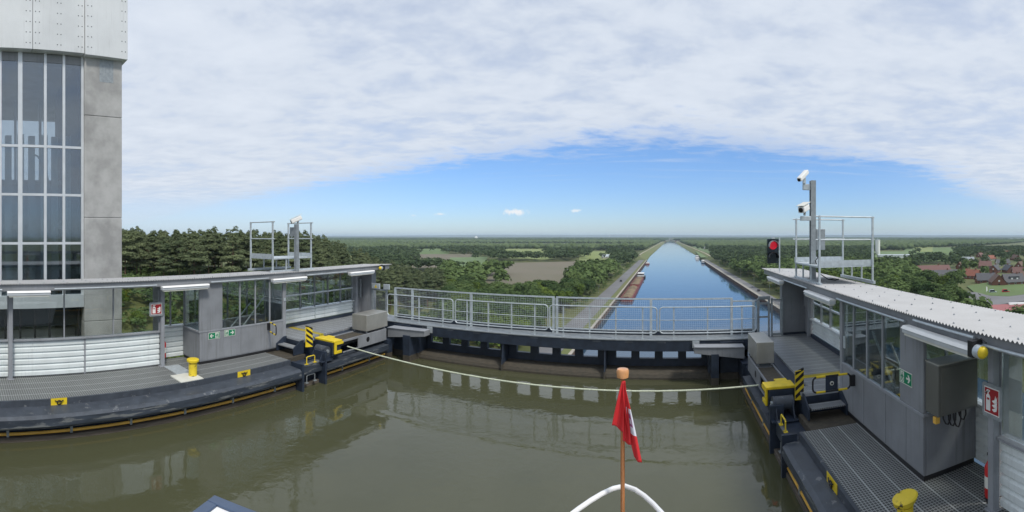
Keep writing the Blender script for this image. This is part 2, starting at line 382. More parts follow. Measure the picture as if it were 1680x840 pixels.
strip('dike_slope', XRt, 800, 3300, 40, 2, 16, .08, 'dry_grass', 'dry yellowish grass slope of the dike on the village side')
FIELDS = []
def field(pts, m, label, infl=True, name='field'):
    w_ = [onZ(a, b, GZ if (not infl or not front) else -22.0) for (a, b, front) in pts]
    FIELDS.append(w_); flat(name, w_, GZ+.3+.05*len(FIELDS), m, label, th=.2)
field([(664, 408.5, 0), (736, 407.5, 0), (738, 415, 1), (672, 417, 1)], 'field_green', 'bright green meadow beside the round trees')
field([(668, 417.5, 0), (780, 416.5, 0), (778, 422, 1), (672, 424, 1)], 'field_brown', 'narrow brown ploughed strip below the green meadow')
field([(738, 423, 0), (800, 421.5, 0), (786, 441, 1), (744, 444, 1)], 'field_pale', 'pale green meadow behind the slim trees')
field([(815, 432, 0), (982, 428, 0), (968, 441, 1), (890, 458, 1), (800, 460, 1), (786, 452, 1)], 'field_brown', 'large bare brown field between the woods')
field([(800, 408.5, 0), (912, 408, 0), (905, 415, 1), (815, 412.5, 1)], 'field_yellow', 'yellow green field behind the dark pine clump')
field([(950, 412.5, 0), (1004, 412.5, 0), (996, 424, 1), (950, 422, 1)], 'field_yellow', 'yellow green field beside the farm roof')
field([(1134, 405, 0), (1168, 404.5, 0), (1166, 412, 1), (1150, 412, 1)], 'field_pale', 'pale meadow beyond the dike on the village side')
field([(1483, 406.5, 0), (1582, 406, 0), (1586, 416, 1), (1486, 417, 1)], 'field_green', 'green field behind the low white shed')
field([(1500, 401.5, 0), (1530, 401.5, 0), (1530, 405.5, 1), (1500, 405.5, 1)], 'field_yellow', 'small yellow field beyond the green field')
field([(1586, 471, 0), (1612, 466, 0), (1650, 462, 0), (1780, 460, 0), (1780, 476, 0), (1700, 482, 0), (1655, 488, 0), (1624, 487, 0), (1598, 481, 0)], 'field_green', 'mown green in front of the brick houses', False, 'lawn')
field([(1586, 482, 0), (1600, 481, 0), (1624, 487.4, 0), (1655, 488.4, 0), (1700, 482.4, 0), (1800, 476, 0), (1800, 489, 0), (1690, 494, 0), (1640, 502, 0), (1612, 508, 0), (1560, 560, 0), (1540, 560, 0), (1580, 510, 0), (1592, 496, 0)], 'road', 'grey village road junction beside the red roofed shed', False, 'road')

field([(1430, 413, 0), (1494, 413, 0), (1494, 422, 1), (1430, 422, 1)], 'field_pale', 'rough grass around the silo and the white shed', name='yard')
# far hills
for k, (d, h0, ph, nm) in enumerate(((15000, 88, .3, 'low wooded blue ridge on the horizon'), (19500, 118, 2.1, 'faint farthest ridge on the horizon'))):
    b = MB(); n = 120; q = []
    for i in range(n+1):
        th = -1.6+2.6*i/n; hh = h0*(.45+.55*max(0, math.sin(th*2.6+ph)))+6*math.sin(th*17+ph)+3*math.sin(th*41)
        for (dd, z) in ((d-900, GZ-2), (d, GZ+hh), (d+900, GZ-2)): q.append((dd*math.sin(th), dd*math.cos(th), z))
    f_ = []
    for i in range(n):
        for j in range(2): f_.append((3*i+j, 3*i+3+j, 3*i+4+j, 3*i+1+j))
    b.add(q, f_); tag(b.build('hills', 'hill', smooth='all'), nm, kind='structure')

# haze
hz = MB().box(-26000, 26000, -1600, 26500, -44, 135).build('haze', 'hill'); tag(hz, 'thin blue summer haze over the lowland', kind='stuff')
hm = bpy.data.materials.new('haze'); hm.use_nodes = True; t = NT(hm.node_tree)
vp = t.n('ShaderNodeVolumePrincipled', {'Color': (.70, .84, 1.0, 1), 'Density': 6.5e-5, 'Anisotropy': .0})
t.n('ShaderNodeOutputMaterial', {'Volume': vp.outputs[0]}); hz.data.materials[0] = hm

# ================================================================== THE TROUGH
tw = MB(); tw.add([(-10.4, -45, 0), (2.8, -45, 0), (2.8, 15.2, 0), (-10.4, 15.2, 0)], [(0, 1, 2, 3)])
tag(tw.build('trough_water', 'water_trough'), 'murky olive green water in the boat lift trough', kind='structure')
MIR = {'L': (-10.1, -1, 0.0), 'R': (2.52, 1, -.8)}
GP = 'the two trough walkways'
for side in 'LR':
    xo, s, dyy = MIR[side]; far_left = side == 'L'
    wd = 'tower side' if far_left else 'village side'
    def P(t_, y, z): return (xo+s*t_, y+dyy, z)
    def bx(m, t0, t1, y0, y1, z0, z1): return m.box(xo+s*t0, xo+s*t1, y0+dyy, y1+dyy, z0, z1)
    ft = -.55 if far_left else -.35          # how far the fender stands out over the water
    wt = -.27
    YB, YE = -14.0, 8.98                      # lower walkway from behind the boat up to the ladder recess
    YG = 14.1-dyy                             # gate end
    # ---- wall of the trough with its timber sill, void, pipe
    wall = thing('trough_wall', f'dark steel trough wall with wooden waling under the {wd} walkway', 'wall', P(0, 0, -3.5))
    b = MB(); bx(b, -.12, .25, YB, YG, -3.5, .66); b.build('wall_plate', 'navy', wall)
    b = MB(); bx(b, wt, -.123, YB, YG-.6, -.6, .10); b.build('waling', 'plank', wall, bevel=.015)
    for (ya, yb) in ((YB, 8.95), (10.0, 13.5)):
        b = MB(); b.cyl(P(-.22, ya, .17), P(-.22, yb, .17), .035, 8); b.build('yellow_pipe', 'yellow_pipe', wall, smooth=True)
    b = MB()
    for y in np.arange(YB+.4, 13.4, 1.45):
        if 8.9 < y < 10.1: continue
        bx(b, -.26, -.123, y-.03, y+.03, .12, .36)
    b.each('pipe_bracket', 'galv_dull', wall)
    # ---- fender beams
    fd = thing('fender', f'scuffed dark fender beam along the {wd} trough wall', 'fender', P(ft, 0, .38))
    for (ya, yb, tp) in ((YB, -4.02, 0), (-3.98, 8.93, 0), (10.02, 13.3, -.06)):
        b = MB(); z1 = .66+tp
        q = []
        n = max(2, int((yb-ya)/.35)); prof = [(-.123, .36), (ft+.03, .38), (ft, .43), (ft, .60), (ft+.07, z1), (-.003, z1+.02)]
        for i in range(n+1):
            y = ya+(yb-ya)*i/n
            for (tt, zz) in prof:
                jt = .004*math.sin(y*3.7+zz*9)+.002*math.sin(y*9.1) if tt < -.2 else 0
                q.append(P(tt+jt, y, zz+(jt*.6 if zz < .5 else 0)))
        m_ = len(prof); fs = []
        for i in range(n):
            for j in range(m_): fs.append((i*m_+j, i*m_+(j+1) % m_, (i+1)*m_+(j+1) % m_, (i+1)*m_+j))
        fs += [tuple(range(m_)), tuple(n*m_+j for j in range(m_))[::-1]]
        b.add(q, fs)
        for k in range(len(b.f)): b.mi[k] = 1 if (k < n*m_ and k % m_ in (3, 4)) else 0
        b.build('beam', ['fender', 'fender_top'], fd)
    # ---- ladder recess with guides and rungs
    lad = thing('ladder_recess', f'narrow ladder recess with yellow rungs in the {wd} wall', 'ladder', P(-.3, 9.5, 0))
    b = MB(); bx(b, ft, -.05, 8.95, 9.03, -.6, .80); b.build('guide_post', 'navy', lad)
    b = MB(); bx(b, ft, -.05, 9.92, 10.0, -.6, 1.0); b.build('guide_post', 'navy', lad)
    b = MB(); bx(b, ft+.12, -.13, 9.04, 9.9, .42, .72); b.build('recess_plate', 'fender', lad)
    for zz, dpt in ((.72, 0), (.16, .02)):
        b = MB(); y0_, y1_ = 9.28, 9.62; t_ = ft+.16
        b.tube([P(t_, y0_, zz), P(t_, y0_, zz+.20), P(t_, y0_+.03, zz+.22), P(t_, y1_-.03, zz+.22), P(t_, y1_, zz+.20), P(t_, y1_, zz)], .016, 8)
        bx(b, t_-.04, t_+.04, y0_-.06, y0_+.05, zz-.01, zz+.012); bx(b, t_-.04, t_+.04, y1_-.05, y1_+.06, zz-.01, zz+.012)
        b.build('rung', 'yellow_worn' if zz > .5 else 'galv_dull', lad, smooth=True)
    # ---- lower walkway
    wk = thing('walkway', f'lower grating walkway along the {wd} side of the trough', 'walkway', P(.8, 0, .6), GP)
    b = MB(); bx(b, .06, 2.24, YB, 8.98, .76, .815); b.build('grating_deck', 'grating_deck', wk)
    b = MB(); bx(b, .0, .058, YB, 8.98, .66, .822); b.build('kerb_plate', 'fender_top', wk)
    b = MB(); bx(b, .25, 2.3, YB, 8.98, -.6, .755); b.build('substructure', 'navy', wk)
    # ---- upper platform
    up = thing('platform', f'raised grating platform with yellow stripe beside the {wd} end of the gate', 'platform', P(1.4, 11, .8))
    yb1 = 15.35 if far_left else 16.2
    b = MB(); bx(b, .62, 2.3, 9.0, yb1, 1.16, 1.22)
    bx(b, .33, .62, 9.0+.85, 10.3, 1.16, 1.22);
    b = MB()
    bx(b, .62, 2.3, 9.85, 10.84, 1.16, 1.22); bx(b, .62, 2.3, 11.06, yb1, 1.16, 1.22); bx(b, .33, .618, 9.85, 10.3, 1.16, 1.22)
    b.build('grating_deck', 'grating_platform', up)
    b = MB(); bx(b, .62, 2.3, 10.843, 11.057, 1.16, 1.223); b.build('warning_stripe', 'grating_yellow', up)
    b = MB(); bx(b, .35, 2.28, 9.98, yb1-.05, -.6, 1.155); bx(b, .33, 2.24, 9.85, 9.88, 1.0, 1.157); b.build('substructure', 'navy', up)
    b = MB(); bx(b, .42, 1.2, 9.45, 9.75, 1.0, 1.03); b.build('step', 'grating_platform', up)
    b = MB()
    for tt in (.33, 1.17):
        O = P(tt, 0, 0)
        b.prism([(9.40, .82), (9.84, .82), (9.84, 1.24), (9.72, 1.24), (9.40, 1.05)], (O[0], dyy, 0), (0, 1, 0), (0, 0, 1), (s, 0, 0), 0, .03)
    b.each('stringer', 'navy', up)
    b = MB(); bx(b, .25, 2.3, 8.99, 9.84, -.6, .80); b.build('landing', 'slime', up)
    b = MB(); bx(b, 2.22, 2.27, 9.86, yb1-.02, 1.223, 1.34); b.build('skirting', 'navy', up)
    # ---- mooring beam with roller, clamp, winch, hazard plate, stainless cover
    mo = thing('mooring_beam', f'grey mooring beam with yellow clamp and striped plate at the {wd} rope end', 'mooring gear', P(.1, 11.5, .75))
    bt0, bt1 = ft+.16, .32
    b = MB(); bx(b, bt0, bt0+.04, 11.72, 13.35, .75, 1.17); bx(b, bt1-.04, bt1, 10.45, 13.35, .75, 1.17)
    bx(b, bt0, bt0+.04, 10.95, 11.72, 1.10, 1.17); bx(b, bt0, bt0+.04, 10.95, 11.72, .75, .79)
    bx(b, bt0+.04, bt1-.04, 13.31, 13.35, .75, 1.17); bx(b, bt0+.04, bt1-.04, 10.45, 13.31, 1.10, 1.13)
    b.build('box_beam', 'steel_grey', mo, bevel=.006)
    b = MB(); bx(b, bt0+.05, bt1-.05, 10.5, 12.2, 1.132, 1.14); b.build('worn_plate', 'slime', mo)
    b = MB(); c_ = P(bt0-.003, 12.25, .97); b.tube([(c_[0], c_[1], c_[2]), (c_[0]+s*.01, c_[1], c_[2])], .09, 20); b.build('round_opening', 'black', mo)
    b = MB(); bx(b, ft+.0, bt1, 10.33, 10.72, 1.20, 1.26)           # top plate
    bx(b, ft-.0, ft+.05, 10.36, 10.46, .84, 1.198); bx(b, ft, ft+.05, 10.46, 10.78, 1.12, 1.198); bx(b, ft, ft+.05, 10.46, 10.70, .84, .93)
    bx(b, -.02, bt1-.05, 10.73, 10.95, 1.20, 1.24)
    b.build('yellow_clamp', 'yellow', mo, bevel=.01)
    b = MB(); bx(b, ft+.06, bt1-.02, 10.30, 10.70, .78, 1.195); b.build('clamp_core', 'navy', mo)
    b = MB()
    for yy_ in np.arange(11.9, 13.3, .33):
        for zz in (.80, 1.12):
            if abs(yy_-12.25) < .12: continue
            bx(b, bt0-.008, bt0-.001, yy_-.014, yy_+.014, zz-.014, zz+.014)
    b.each('bolt_head', 'galv_dull', mo)
    b = MB(); cx, cy = P(ft+.15, 11.12 if far_left else 11.5, 0)[:2]
    b.lathe(cx, cy, [(.80, .05), (.80, .24), (.84, .24), (.93, .12), (.95, .10), (.97, .12), (1.02, .20), (1.05, .20), (1.055, .16), (1.10, .10), (1.10, .02)], 24)
    b.build('rope_roller', 'roller', mo, smooth=True)
    hz_t = .30 if not far_left else .02
    # hazard plate faces back along the trough: yellow with black diagonals
    O = P(.22, 10.0, 0) if not far_left else P(.08, 9.98, 0)
    hp = MB(); wz, z0_, z1_ = .22, 1.05, 1.70
    hp.mt(0).prism([(0, z0_), (wz, z0_), (wz, z1_), (0, z1_-.03)], (O[0], O[1], 0), ((s*.45, -.89, 0) if far_left else (s*.88, -.05, 0)), (0, 0, 1), ((.89*-s, .45, 0) if far_left else (0, 1, 0)), -.012, .012)
    for k in range(4):
        zz = z0_+.02+k*.17
        p_ = [(0.004, zz), (wz-.004, zz+.16), (wz-.004, min(zz+.245, z1_-.01)), (0.004, min(zz+.085, z1_-.04))]
        hp.mt(1).prism(p_, (O[0], O[1], 0), ((s*.45, -.89, 0) if far_left else (s*.88, -.05, 0)), (0, 0, 1), ((.89*-s, .45, 0) if far_left else (0, 1, 0)), -.016, .016)
    hp.build('hazard_plate', ['yellow', 'black'], mo)
    wv = MB(); a_ = P(ft+.10, 10.12, .98); c2_ = P(ft+.55, 10.12, .98); wv.cyl(a_, c2_, .145, 20); wv.build('winch_drum', 'fender_top', mo, smooth=True)
    wv = MB(); a_ = P(ft+.06, 10.12, .98); wv.cyl(a_, P(ft+.10, 10.12, .98), .05, 12); wv.build('drum_bolt', 'galv_dull', mo, smooth=True)
    wv = MB(); O = P(ft+.12, 0, 0)
    for tt in (ft+.12, ft+.50):
        O = P(tt, 0, 0); wv.prism([(9.80, .72), (10.30, .72), (10.28, .98), (10.12, 1.14), (9.98, 1.05)], (O[0], dyy, 0), (0, 1, 0), (0, 0, 1), (s, 0, 0), 0, .03)
    bx(wv, ft+.02, .25, 9.78, 10.32, .68, .715); wv.build('winch_bracket', 'navy', mo, bevel=.004)
    sb = thing('steel_cover', f'stainless steel cover box on the {wd} mooring beam by the gate', 'cover box', P(.1, 12.9, 1.17), 'stainless covers on the mooring beams')
    b = MB(); bx(b, bt0+.02, bt1-.02, 12.2, 13.45, 1.24, 1.80); b.build('casing', 'stainless', sb, bevel=.012)
    b = MB()
    for (tt, yy_) in ((bt0+.06, 12.25), (bt1-.1, 12.25), (bt0+.06, 13.3), (bt1-.1, 13.3)): bx(b, tt, tt+.03, yy_, yy_+.03, 1.175, 1.238)
    b.each('foot', 'galv_dull', sb)
    # ---- back wall : corrugated sheets, windows, posts
    def louvre(m, tt, ya, yb, z0, z1, pitch=.145):
        n = int(round((z1-z0)/pitch)); p = (z1-z0)/n; prof = []
        for k in range(n):
            z = z0+k*p; prof += [(tt, z), (tt-.045, z+p*.18), (tt-.045, z+p*.72), (tt, z+p*.98)]
        q = []
        for y in (ya, yb):
            q += [P(a, y, z) for a, z in prof]+[P(tt+.04, y, z1), P(tt+.04, y, z0)]
        k_ = len(prof)+2
        m.add(q, [(i, (i+1) % k_, k_+(i+1) % k_, k_+i) for i in range(k_)]+[tuple(range(k_))[::-1], tuple(range(k_, 2*k_))])
    ca = thing('canopy', f'long canopy with glazed back wall over the {wd} walkway', 'canopy', P(1.7, 0, .82))
    W1, W2 = 1.66, 2.26        # wall plane behind the open walkway, and behind the cabin zone
    zs = 1.80; zt = 3.17
    # bays of the near wall
    posts_y = [-9.6, -6.6, -3.6, -.2, 1.14 if far_left else -.6, 5.48]
    near = [-9.6, -6.2, -2.8, 1.14, 5.48] if far_left else [-9.6, -6.2, -2.8, 1.2, 5.35]
    pl = MB(); sl = MB(); fr = MB(); gl = MB(); po = MB()
    for ya, yb in zip(near[:-1], near[1:]):
        ym = (ya+yb)/2-.15
        louvre(pl, W1+.05, ya+.06, ym, .84, zs-.02); louvre(pl, W1+.05, ym+.045, yb-.06, .84, zs-.02)
        bx(fr, W1-.01, W1+.06, ym+.003, ym+.042, .83, zs)
        bx(sl, W1-.06, W1+.12, ya+.06, yb-.06, zs, zs+.035)
        for k in range(4):
            y = ya+.06+(yb-ya-.12)*k/3; bx(fr, W1+.01, W1+.05, y-.018, y+.018, zs+.036, zt)
            if k < 3: bx(gl, W1+.026, W1+.034, y+.02, y+(yb-ya-.12)/3-.02, zs+.04, zt)
    pl.each('corrugated_panel', 'pale_panel', ca); sl.each('sill', 'steel_post', ca); fr.each('mullion', 'steel_post', ca); gl.each('glazing', 'glass', ca)
    for y in near:
        b = MB(); bx(b, W1-.12, W1-.00, y-.055, y+.055, .82, 3.2); bx(b, W1-.16, W1+.02, y-.09, y+.09, .817, .835); b.build('post', 'steel_post', ca, bevel=.006)
    # set-back bay beside the cabin, cabin rear and platform zone
    pl = MB(); sl = MB(); fr = MB(); gl = MB()
    cab0, cab1 = 6.50, 9.80
    louvre(pl, W2+.03, 5.55, 6.62, .84, zs-.02); bx(sl, W2-.08, W2+.1, 5.52, 6.64, zs, zs+.035)
    bx(fr, W1+.06, W2+.06, 5.50, 5.54, .83, zt)
    for y in (5.56, 6.08, 6.62, 7.4, 8.2, 9.0, 9.78): bx(fr, W2+.0, W2+.05, y-.02, y+.02, zs+.036, zt)
    bx(fr, W2, W2+.05, 6.64, 9.8, .83, zs+.03)
    bx(gl, W2+.021, W2+.029, 5.58, 9.76, zs+.04, zt)
    ye = 14.62 if far_left else 14.9
    ys_ = np.linspace(9.98, ye-.1, 7)
    bx(pl, W2+.05, W2+.08, 9.95, ye-.1, 1.25, 1.27)
    louvre(pl, W2+.03, 9.95, (9.95+ye)/2-.05, 1.345, 1.80, .15); louvre(pl, W2+.03, (9.95+ye)/2, ye-.1, 1.345, 1.80, .15)
    bx(sl, W2-.1, W2+.1, 9.9, ye-.08, 1.82, 1.86); bx(sl, W2-.02, W2+.045, 9.9, ye-.08, 2.36, 2.40)
    for y in ys_: bx(fr, W2-.015, W2+.05, y-.018, y+.018, 1.862, 2.358); bx(fr, W2-.015, W2+.05, y-.018, y+.018, 2.402, zt)
    bx(gl, W2+.018, W2+.026, 9.95, ye-.1, 1.87, 2.355); bx(gl, W2+.018, W2+.026, 9.95, ye-.1, 2.405, zt)
    pl.each('corrugated_panel', 'pale_panel', ca); sl.each('sill', 'alu', ca); fr.each('mullion', 'steel_post', ca); gl.each('glazing', 'glass', ca)
    b = MB(); bx(b, W2-.14, W2+.05, ye-.04, ye+.12, 1.22, 3.2); b.build('post', 'steel_post', ca, bevel=.006)
    # roof
    yr = 15.75 if far_left else 17.25
    tf, tb = 1.13, 2.62
    b = MB(); n = int((yr+10)/.076*6); q = []; zf, zb = 3.375, 3.32
    for i in range(n+1):
        y = -10+(yr+10)*i/n; h = .015*math.cos(2*math.pi*(y+10)/.076)
        q += [P(tf-.06, y, zf+h), P(tb, y, zb+h)]
    for i in range(n+1):
        y = -10+(yr+10)*i/n; h = .015*math.cos(2*math.pi*(y+10)/.076)
        q += [P(tf-.06, y, zf+h-.006), P(tb, y, zb+h-.006)]
    k_ = 2*(n+1)
    b.add(q, [(2*i, 2*i+1, 2*i+3, 2*i+2) for i in range(n)]+[(k_+2*i, k_+2*i+2, k_+2*i+3, k_+2*i+1) for i in range(n)]+
          [(2*i, 2*i+2, k_+2*i+2, k_+2*i) for i in range(n)]+[(2*i+1, k_+2*i+1, k_+2*i+3, 2*i+3) for i in range(n)]+[(0, k_, k_+1, 1), (k_-2, k_-1, 2*k_-1, 2*k_-2)])
    b.build('roof_sheet', 'roof_sheet', ca)
    b = MB()
    for y in np.arange(-3, yr-.2, .62):
        for tt in (tf+.03, tf+.5+.05*math.sin(y*5), tf+.95, tb-.12):
            if random.random() < .12: continue
            a_ = P(tt, y, 0); zz = zf+(zb-zf)*(tt-tf)/(tb-tf)+.011
            b.tube([(a_[0], a_[1], zz-.004), (a_[0], a_[1], zz+.004)], .016, 8); b.tube([(a_[0], a_[1], zz+.004), (a_[0], a_[1], zz+.018)], .009, 6)
    b.build('roof_bolts', 'galv_dull', ca)['kind'] = 'stuff'
    b = MB(); bx(b, tf, tf+.012, -10, yr-.1, 3.20, 3.355); bx(b, tf, tf+.07, -10, yr-.1, 3.188, 3.20); bx(b, tf+.013, tf+.07, -10, yr-.1, 3.343, 3.355); b.build('front_beam', 'steel_grey', ca)
    b = MB(); bx(b, tf+.35, tf+.47, -10, yr-.3, 3.17, 3.32); bx(b, W2-.02, W2+.09, -10, yr-.3, zt+.003, 3.29)
    bx(b, W1-.01, W1+.09, -10, 5.54, zt+.003, 3.32)
    for y in list(near)+[6.5, 9.9, 12.3, ye]: bx(b, tf+.08, W2-.03, y-.04, y+.04, 3.20, 3.30)
    b.each('rafter', 'steel_grey', ca)
    # conduit along the roof edge, broken where the lights hang
    lights = [(1.0, 2.1), (5.2, 6.7), (9.1, 10.6), (12.9, 14.4)] if far_left else [(5.1, 6.75), (9.85, 11.7), (14.2, 15.9)]
    b = MB(); last = -9.5
    for (a0, a1) in lights+[(99, 99)]:
        e_ = min(a0-.12, yr-2.0)
        if e_-last > .6: b.cyl(P(tf-.05, last, 3.235), P(tf-.05, e_, 3.235), .020, 8)
        last = a1+.12
    if not far_left:
        b.cyl(P(tf-.05, 5.15, 3.30), P(tf-.05, 6.6, 3.30), .020, 8)
    b.each('conduit', 'galv', ca, smooth=True)
    # ---- strip lights
    names = {('L', 0): 'white strip light under the tower-side canopy edge nearest the tower glazing', ('L', 1): 'white strip light under the canopy edge above the fire sign side of the cabin',
             ('L', 2): 'white strip light hung below the camera mast on the tower-side canopy', ('L', 3): 'white strip light above the grey housing at the far tower-side end',
             ('R', 0): 'large white strip light above the dark steel cabinet', ('R', 1): 'white strip light over the village-side platform windows', ('R', 2): 'small far strip light under the traffic signal'}
    for k, (a0, a1) in enumerate(lights):
        li = thing('strip_light', names[(side, k)], 'lamp', P(tf-.1, (a0+a1)/2, 3.08), 'strip lights under the canopies')
        b = MB(); bx(b, tf-.17, tf-.02, a0, a1, 3.095, 3.165); b.build('housing', 'steel_grey' if False else 'alu', li, bevel=.01)
        b = MB(); O = P(tf-.18, 0, 0)
        b.prism([(-.01, 3.166), (.17, 3.166), (.14, 3.205), (.03, 3.205)], (O[0], a0+dyy, 0), (s, 0, 0), (0, 0, 1), (0, 1, 0), 0, a1-a0); b.build('reflector', 'white', li)
        b = MB(); bx(b, tf-.15, tf-.04, a0+.04, a1-.04, 3.06, 3.093); b.build('diffuser', 'cream', li)
    # ---- cabin
    cb = thing('cabin', f'grey panelled control cabin with tall windows on the {wd} walkway', 'cabin', P(1.7, 8.1, .82), 'the two walkway cabins')
    c0 = 1.2; zc_ = 1.86 if not far_left else 1.80
    b = MB(); seams = [6.50, 7.10 if far_left else 7.02, 7.98 if far_left else 7.72, 8.93 if far_left else 8.62, 9.80]
    for ya, yb in zip(seams[:-1], seams[1:]):
        bx(b, c0, c0+.04, ya+.006, yb-.006, .93, zc_-.05)
    bx(b, c0+.012, c0+.05, 6.51, 9.8, .90, zc_-.052)
    bx(b, c0+.053, W2-.02, 6.503, 6.54, .90, zc_-.05)
    b.each('wall_panel', 'steel_grey', cb, bevel=.003)
    b = MB(); bx(b, c0+.02, W2-.04, 6.52, 9.8, .817, .90); b.each('plinth', 'black', cb)
    b = MB(); bx(b, c0-.012, c0+.06, 6.48, 9.82, zc_-.048, zc_); bx(b, c0+.062, W2-.03, 6.48, 6.55, zc_-.048, zc_); b.each('window_sill', 'steel_post', cb, bevel=.004)
    su = 7.30 if far_left else 7.22
    b = MB(); bx(b, c0, c0+.05, 6.60, su, zc_+.003, 3.18); bx(b, c0, c0+.06, 6.50, 6.598, zc_+.003, 3.18); b.each('upper_panel', 'steel_grey', cb, bevel=.003)
    mull = [su+.03, 7.95, 8.55, 9.14, 9.7] if far_left else [su+.03, 7.86, 8.50, 9.13, 9.7]
    for y in mull[1:-1]:
        b = MB(); bx(b, c0, c0+.045, y-.022, y+.022, zc_+.002, 3.18); b.build('mullion', 'steel_post', cb)
    for ya, yb in zip(mull[:-1], mull[1:]):
        b = MB(); bx(b, c0+.018, c0+.026, ya+.025, yb-.025, zc_+.004, 3.17); b.build('pane', 'glass', cb)
    b = MB(); bx(b, c0+.07, W2-.05, 6.512, 6.52, zc_+.004, 3.17); b.build('pane', 'glass', cb)
    b = MB(); bx(b, W2-.10, W2-.035, 6.50, 6.56, zc_+.002, 3.18); b.build('mullion', 'steel_post', cb)
    b = MB(); bx(b, c0-.01, c0+.1, 9.70, 9.83, .9, 3.2); b.build('corner_post', 'steel_post', cb, bevel=.006)
    # interior: rear leaf, desk and stair rail seen through the panes
    b = MB(); bx(b, c0+.15, W2-.06, 9.76, 9.80, 1.0, 3.15); b.build('end_wall', 'steel_grey', cb)
    b = MB(); b.cyl(P(1.75, 8.35, 1.55), P(1.75, 9.35, 2.55), .025, 8); b.cyl(P(1.95, 7.6, 1.15), P(1.95, 8.9, 2.35), .025, 8); b.cyl(P(1.95, 7.9, 1.9), P(1.95, 9.3, 1.95), .02, 8)
    b.each('handrail', 'galv', cb, smooth=True)
    b = MB(); bx(b, 1.5, 2.2, 8.2, 9.6, 1.35, 1.5); bx(b, 1.5, 2.2, 7.9, 8.2, 1.1, 1.3); b.each('stair_well', 'steel_grey', cb)
    b = MB(); bx(b, 1.48, 2.2, 8.18, 8.26, 1.505, 1.54); bx(b, 1.5, 1.56, 8.2, 9.6, 1.503, 1.53); b.each('step_edge', 'yellow', cb)
    b = MB(); a_ = P(c0-.05, 9.6, 2.3); bx(b, c0-.03, c0-.008, 9.5, 9.58, 2.2, 2.45) if not far_left else bx(b, c0-.03, c0-.012, 9.73, 9.8, 2.42, 2.52); b.build('lock_box', 'galv', cb)
    # ---- end housing under the roof tip
    h0, h1 = (15.0, 15.3) if far_left else (15.45, 15.75)
    ho = thing('housing', f'tall flush grey machine housing at the {wd} end beside the gate', 'housing', P(1.9, h0, 1.2))
    hb = 1.58 if far_left else 1.38
    b = MB(); bx(b, hb, W2+.1, h0, h1, 1.30, 3.18); b.build('casing', 'steel_grey', ho, bevel=.01)
    b = MB(); bx(b, hb-.015, hb+.03, h0-.015, h0+.03, 1.3, 3.19); b.build('edge_trim', 'steel_post', ho)
    b = MB(); bx(b, hb+.02, W2+.1, h0+.02, h1, 1.2, 1.30); b.build('plinth', 'navy', ho)
    b = MB(); bx(b, W2-.06, W2-.005, ye+.14, h0-.005, 1.30, 3.18); b.build('side_panel', 'steel_grey', ho)
    b = MB(); bx(b, W2-.20, W2-.063, ye+.2, h0-.1, 1.95, 2.75) if far_left else bx(b, W2-.14, W2-.063, ye+.16, h0-.1, 2.2, 2.7); b.build('fuse_box', 'galv_dull' if far_left else 'steel_post', ho, bevel=.01)
    # ---- yellow eye plates on the kerb
    for k, (ya, yb) in enumerate(((1.92, 2.30), (7.02, 7.45))):
        if not far_left and k == 0: continue
        lb = {('L', 0): 'yellow lashing plate on the tower-side kerb below the corrugated wall', ('L', 1): 'yellow lashing plate on the tower-side kerb below the cabin', ('R', 1): 'yellow lashing plate on the village-side kerb'}[(side, k)]
        e = thing('lashing_plate', lb, 'plate', P(0, (ya+yb)/2, .68), 'yellow lashing plates')
        b = MB(); bx(b, -.012, -.002, ya, yb, .672, .835); b.build('plate', 'yellow', e)
        b = MB(); ym = (ya+yb)/2; b.tube([P(-.03, ym+.05*math.cos(a), .74+.05*math.sin(a)) for a in np.linspace(0, 2*math.pi, 13)[:-1]], .011, 6, True)
        b.tube([P(-.03, ym-.1, .79), P(-.05, ym-.03, .76), P(-.05, ym+.03, .76), P(-.03, ym+.1, .79)], .012, 6); b.build('shackle', 'black', e, smooth=True)
    # ---- bollard
    ybo = 5.82 if far_left else 5.67
    bo = thing('bollard', 'short yellow mooring bollard beside the fire extinguisher post' if far_left else 'chipped yellow mooring bollard with oval head on the village-side grating', 'bollard', P(.42, ybo, .82), 'yellow mooring bollards')
    cx, cy, _ = P(.38, ybo, 0)
    if far_left:
        b = MB(); b.lathe(cx, cy, [(.816, .115), (1.20, .115)], 20); b.build('shaft', 'yellow_worn', bo, smooth=True)
        b = MB(); b.lathe(cx, cy, [(1.203, .12), (1.22, .165), (1.27, .168), (1.285, .15)], 24); b.build('head', 'yellow', bo, smooth=True)
    else:
        b = MB(); b.lathe(cx, cy, [(.816, .105), (1.16, .105)], 20); b.build('shaft', 'yellow_worn', bo, smooth=True)
        b = MB(); q = []; n = 28
        for (z, r) in ((1.163, .10), (1.20, .10), (1.205, .135), (1.26, .150), (1.275, .13)):
            q.append([(cx+math.cos(2*math.pi*k/n)*r*1.15, cy+math.sin(2*math.pi*k/n)*r*.95, z+.03*(math.cos(2*math.pi*k/n))*(z > 1.2)) for k in range(n)])
        fl = [p for rr in q for p in rr]; L_ = len(q)
        b.add(fl, [(i*n+k, i*n+(k+1) % n, (i+1)*n+(k+1) % n, (i+1)*n+k) for i in range(L_-1) for k in range(n)]+[tuple(range(n))[::-1], tuple((L_-1)*n+k for k in range(n))])
        b.build('head', 'yellow_worn', bo, smooth=True)
    # ---- barrier flap on the cabin face
    by = 9.05; bz = 1.66
    sw = thing('swing_barrier', ('folded' if far_left else 'closed')+f' black and yellow hoop barrier on the {wd} cabin wall', 'barrier', P(c0, by, bz), 'black and yellow hoop barriers')
    L0 = .80 if not far_left else .62; hh = .15
    ang = R(0) if not far_left else R(-20)
    def HB(d, z): return P(c0-.10-d*math.cos(ang), by+d*math.sin(ang), bz+z)
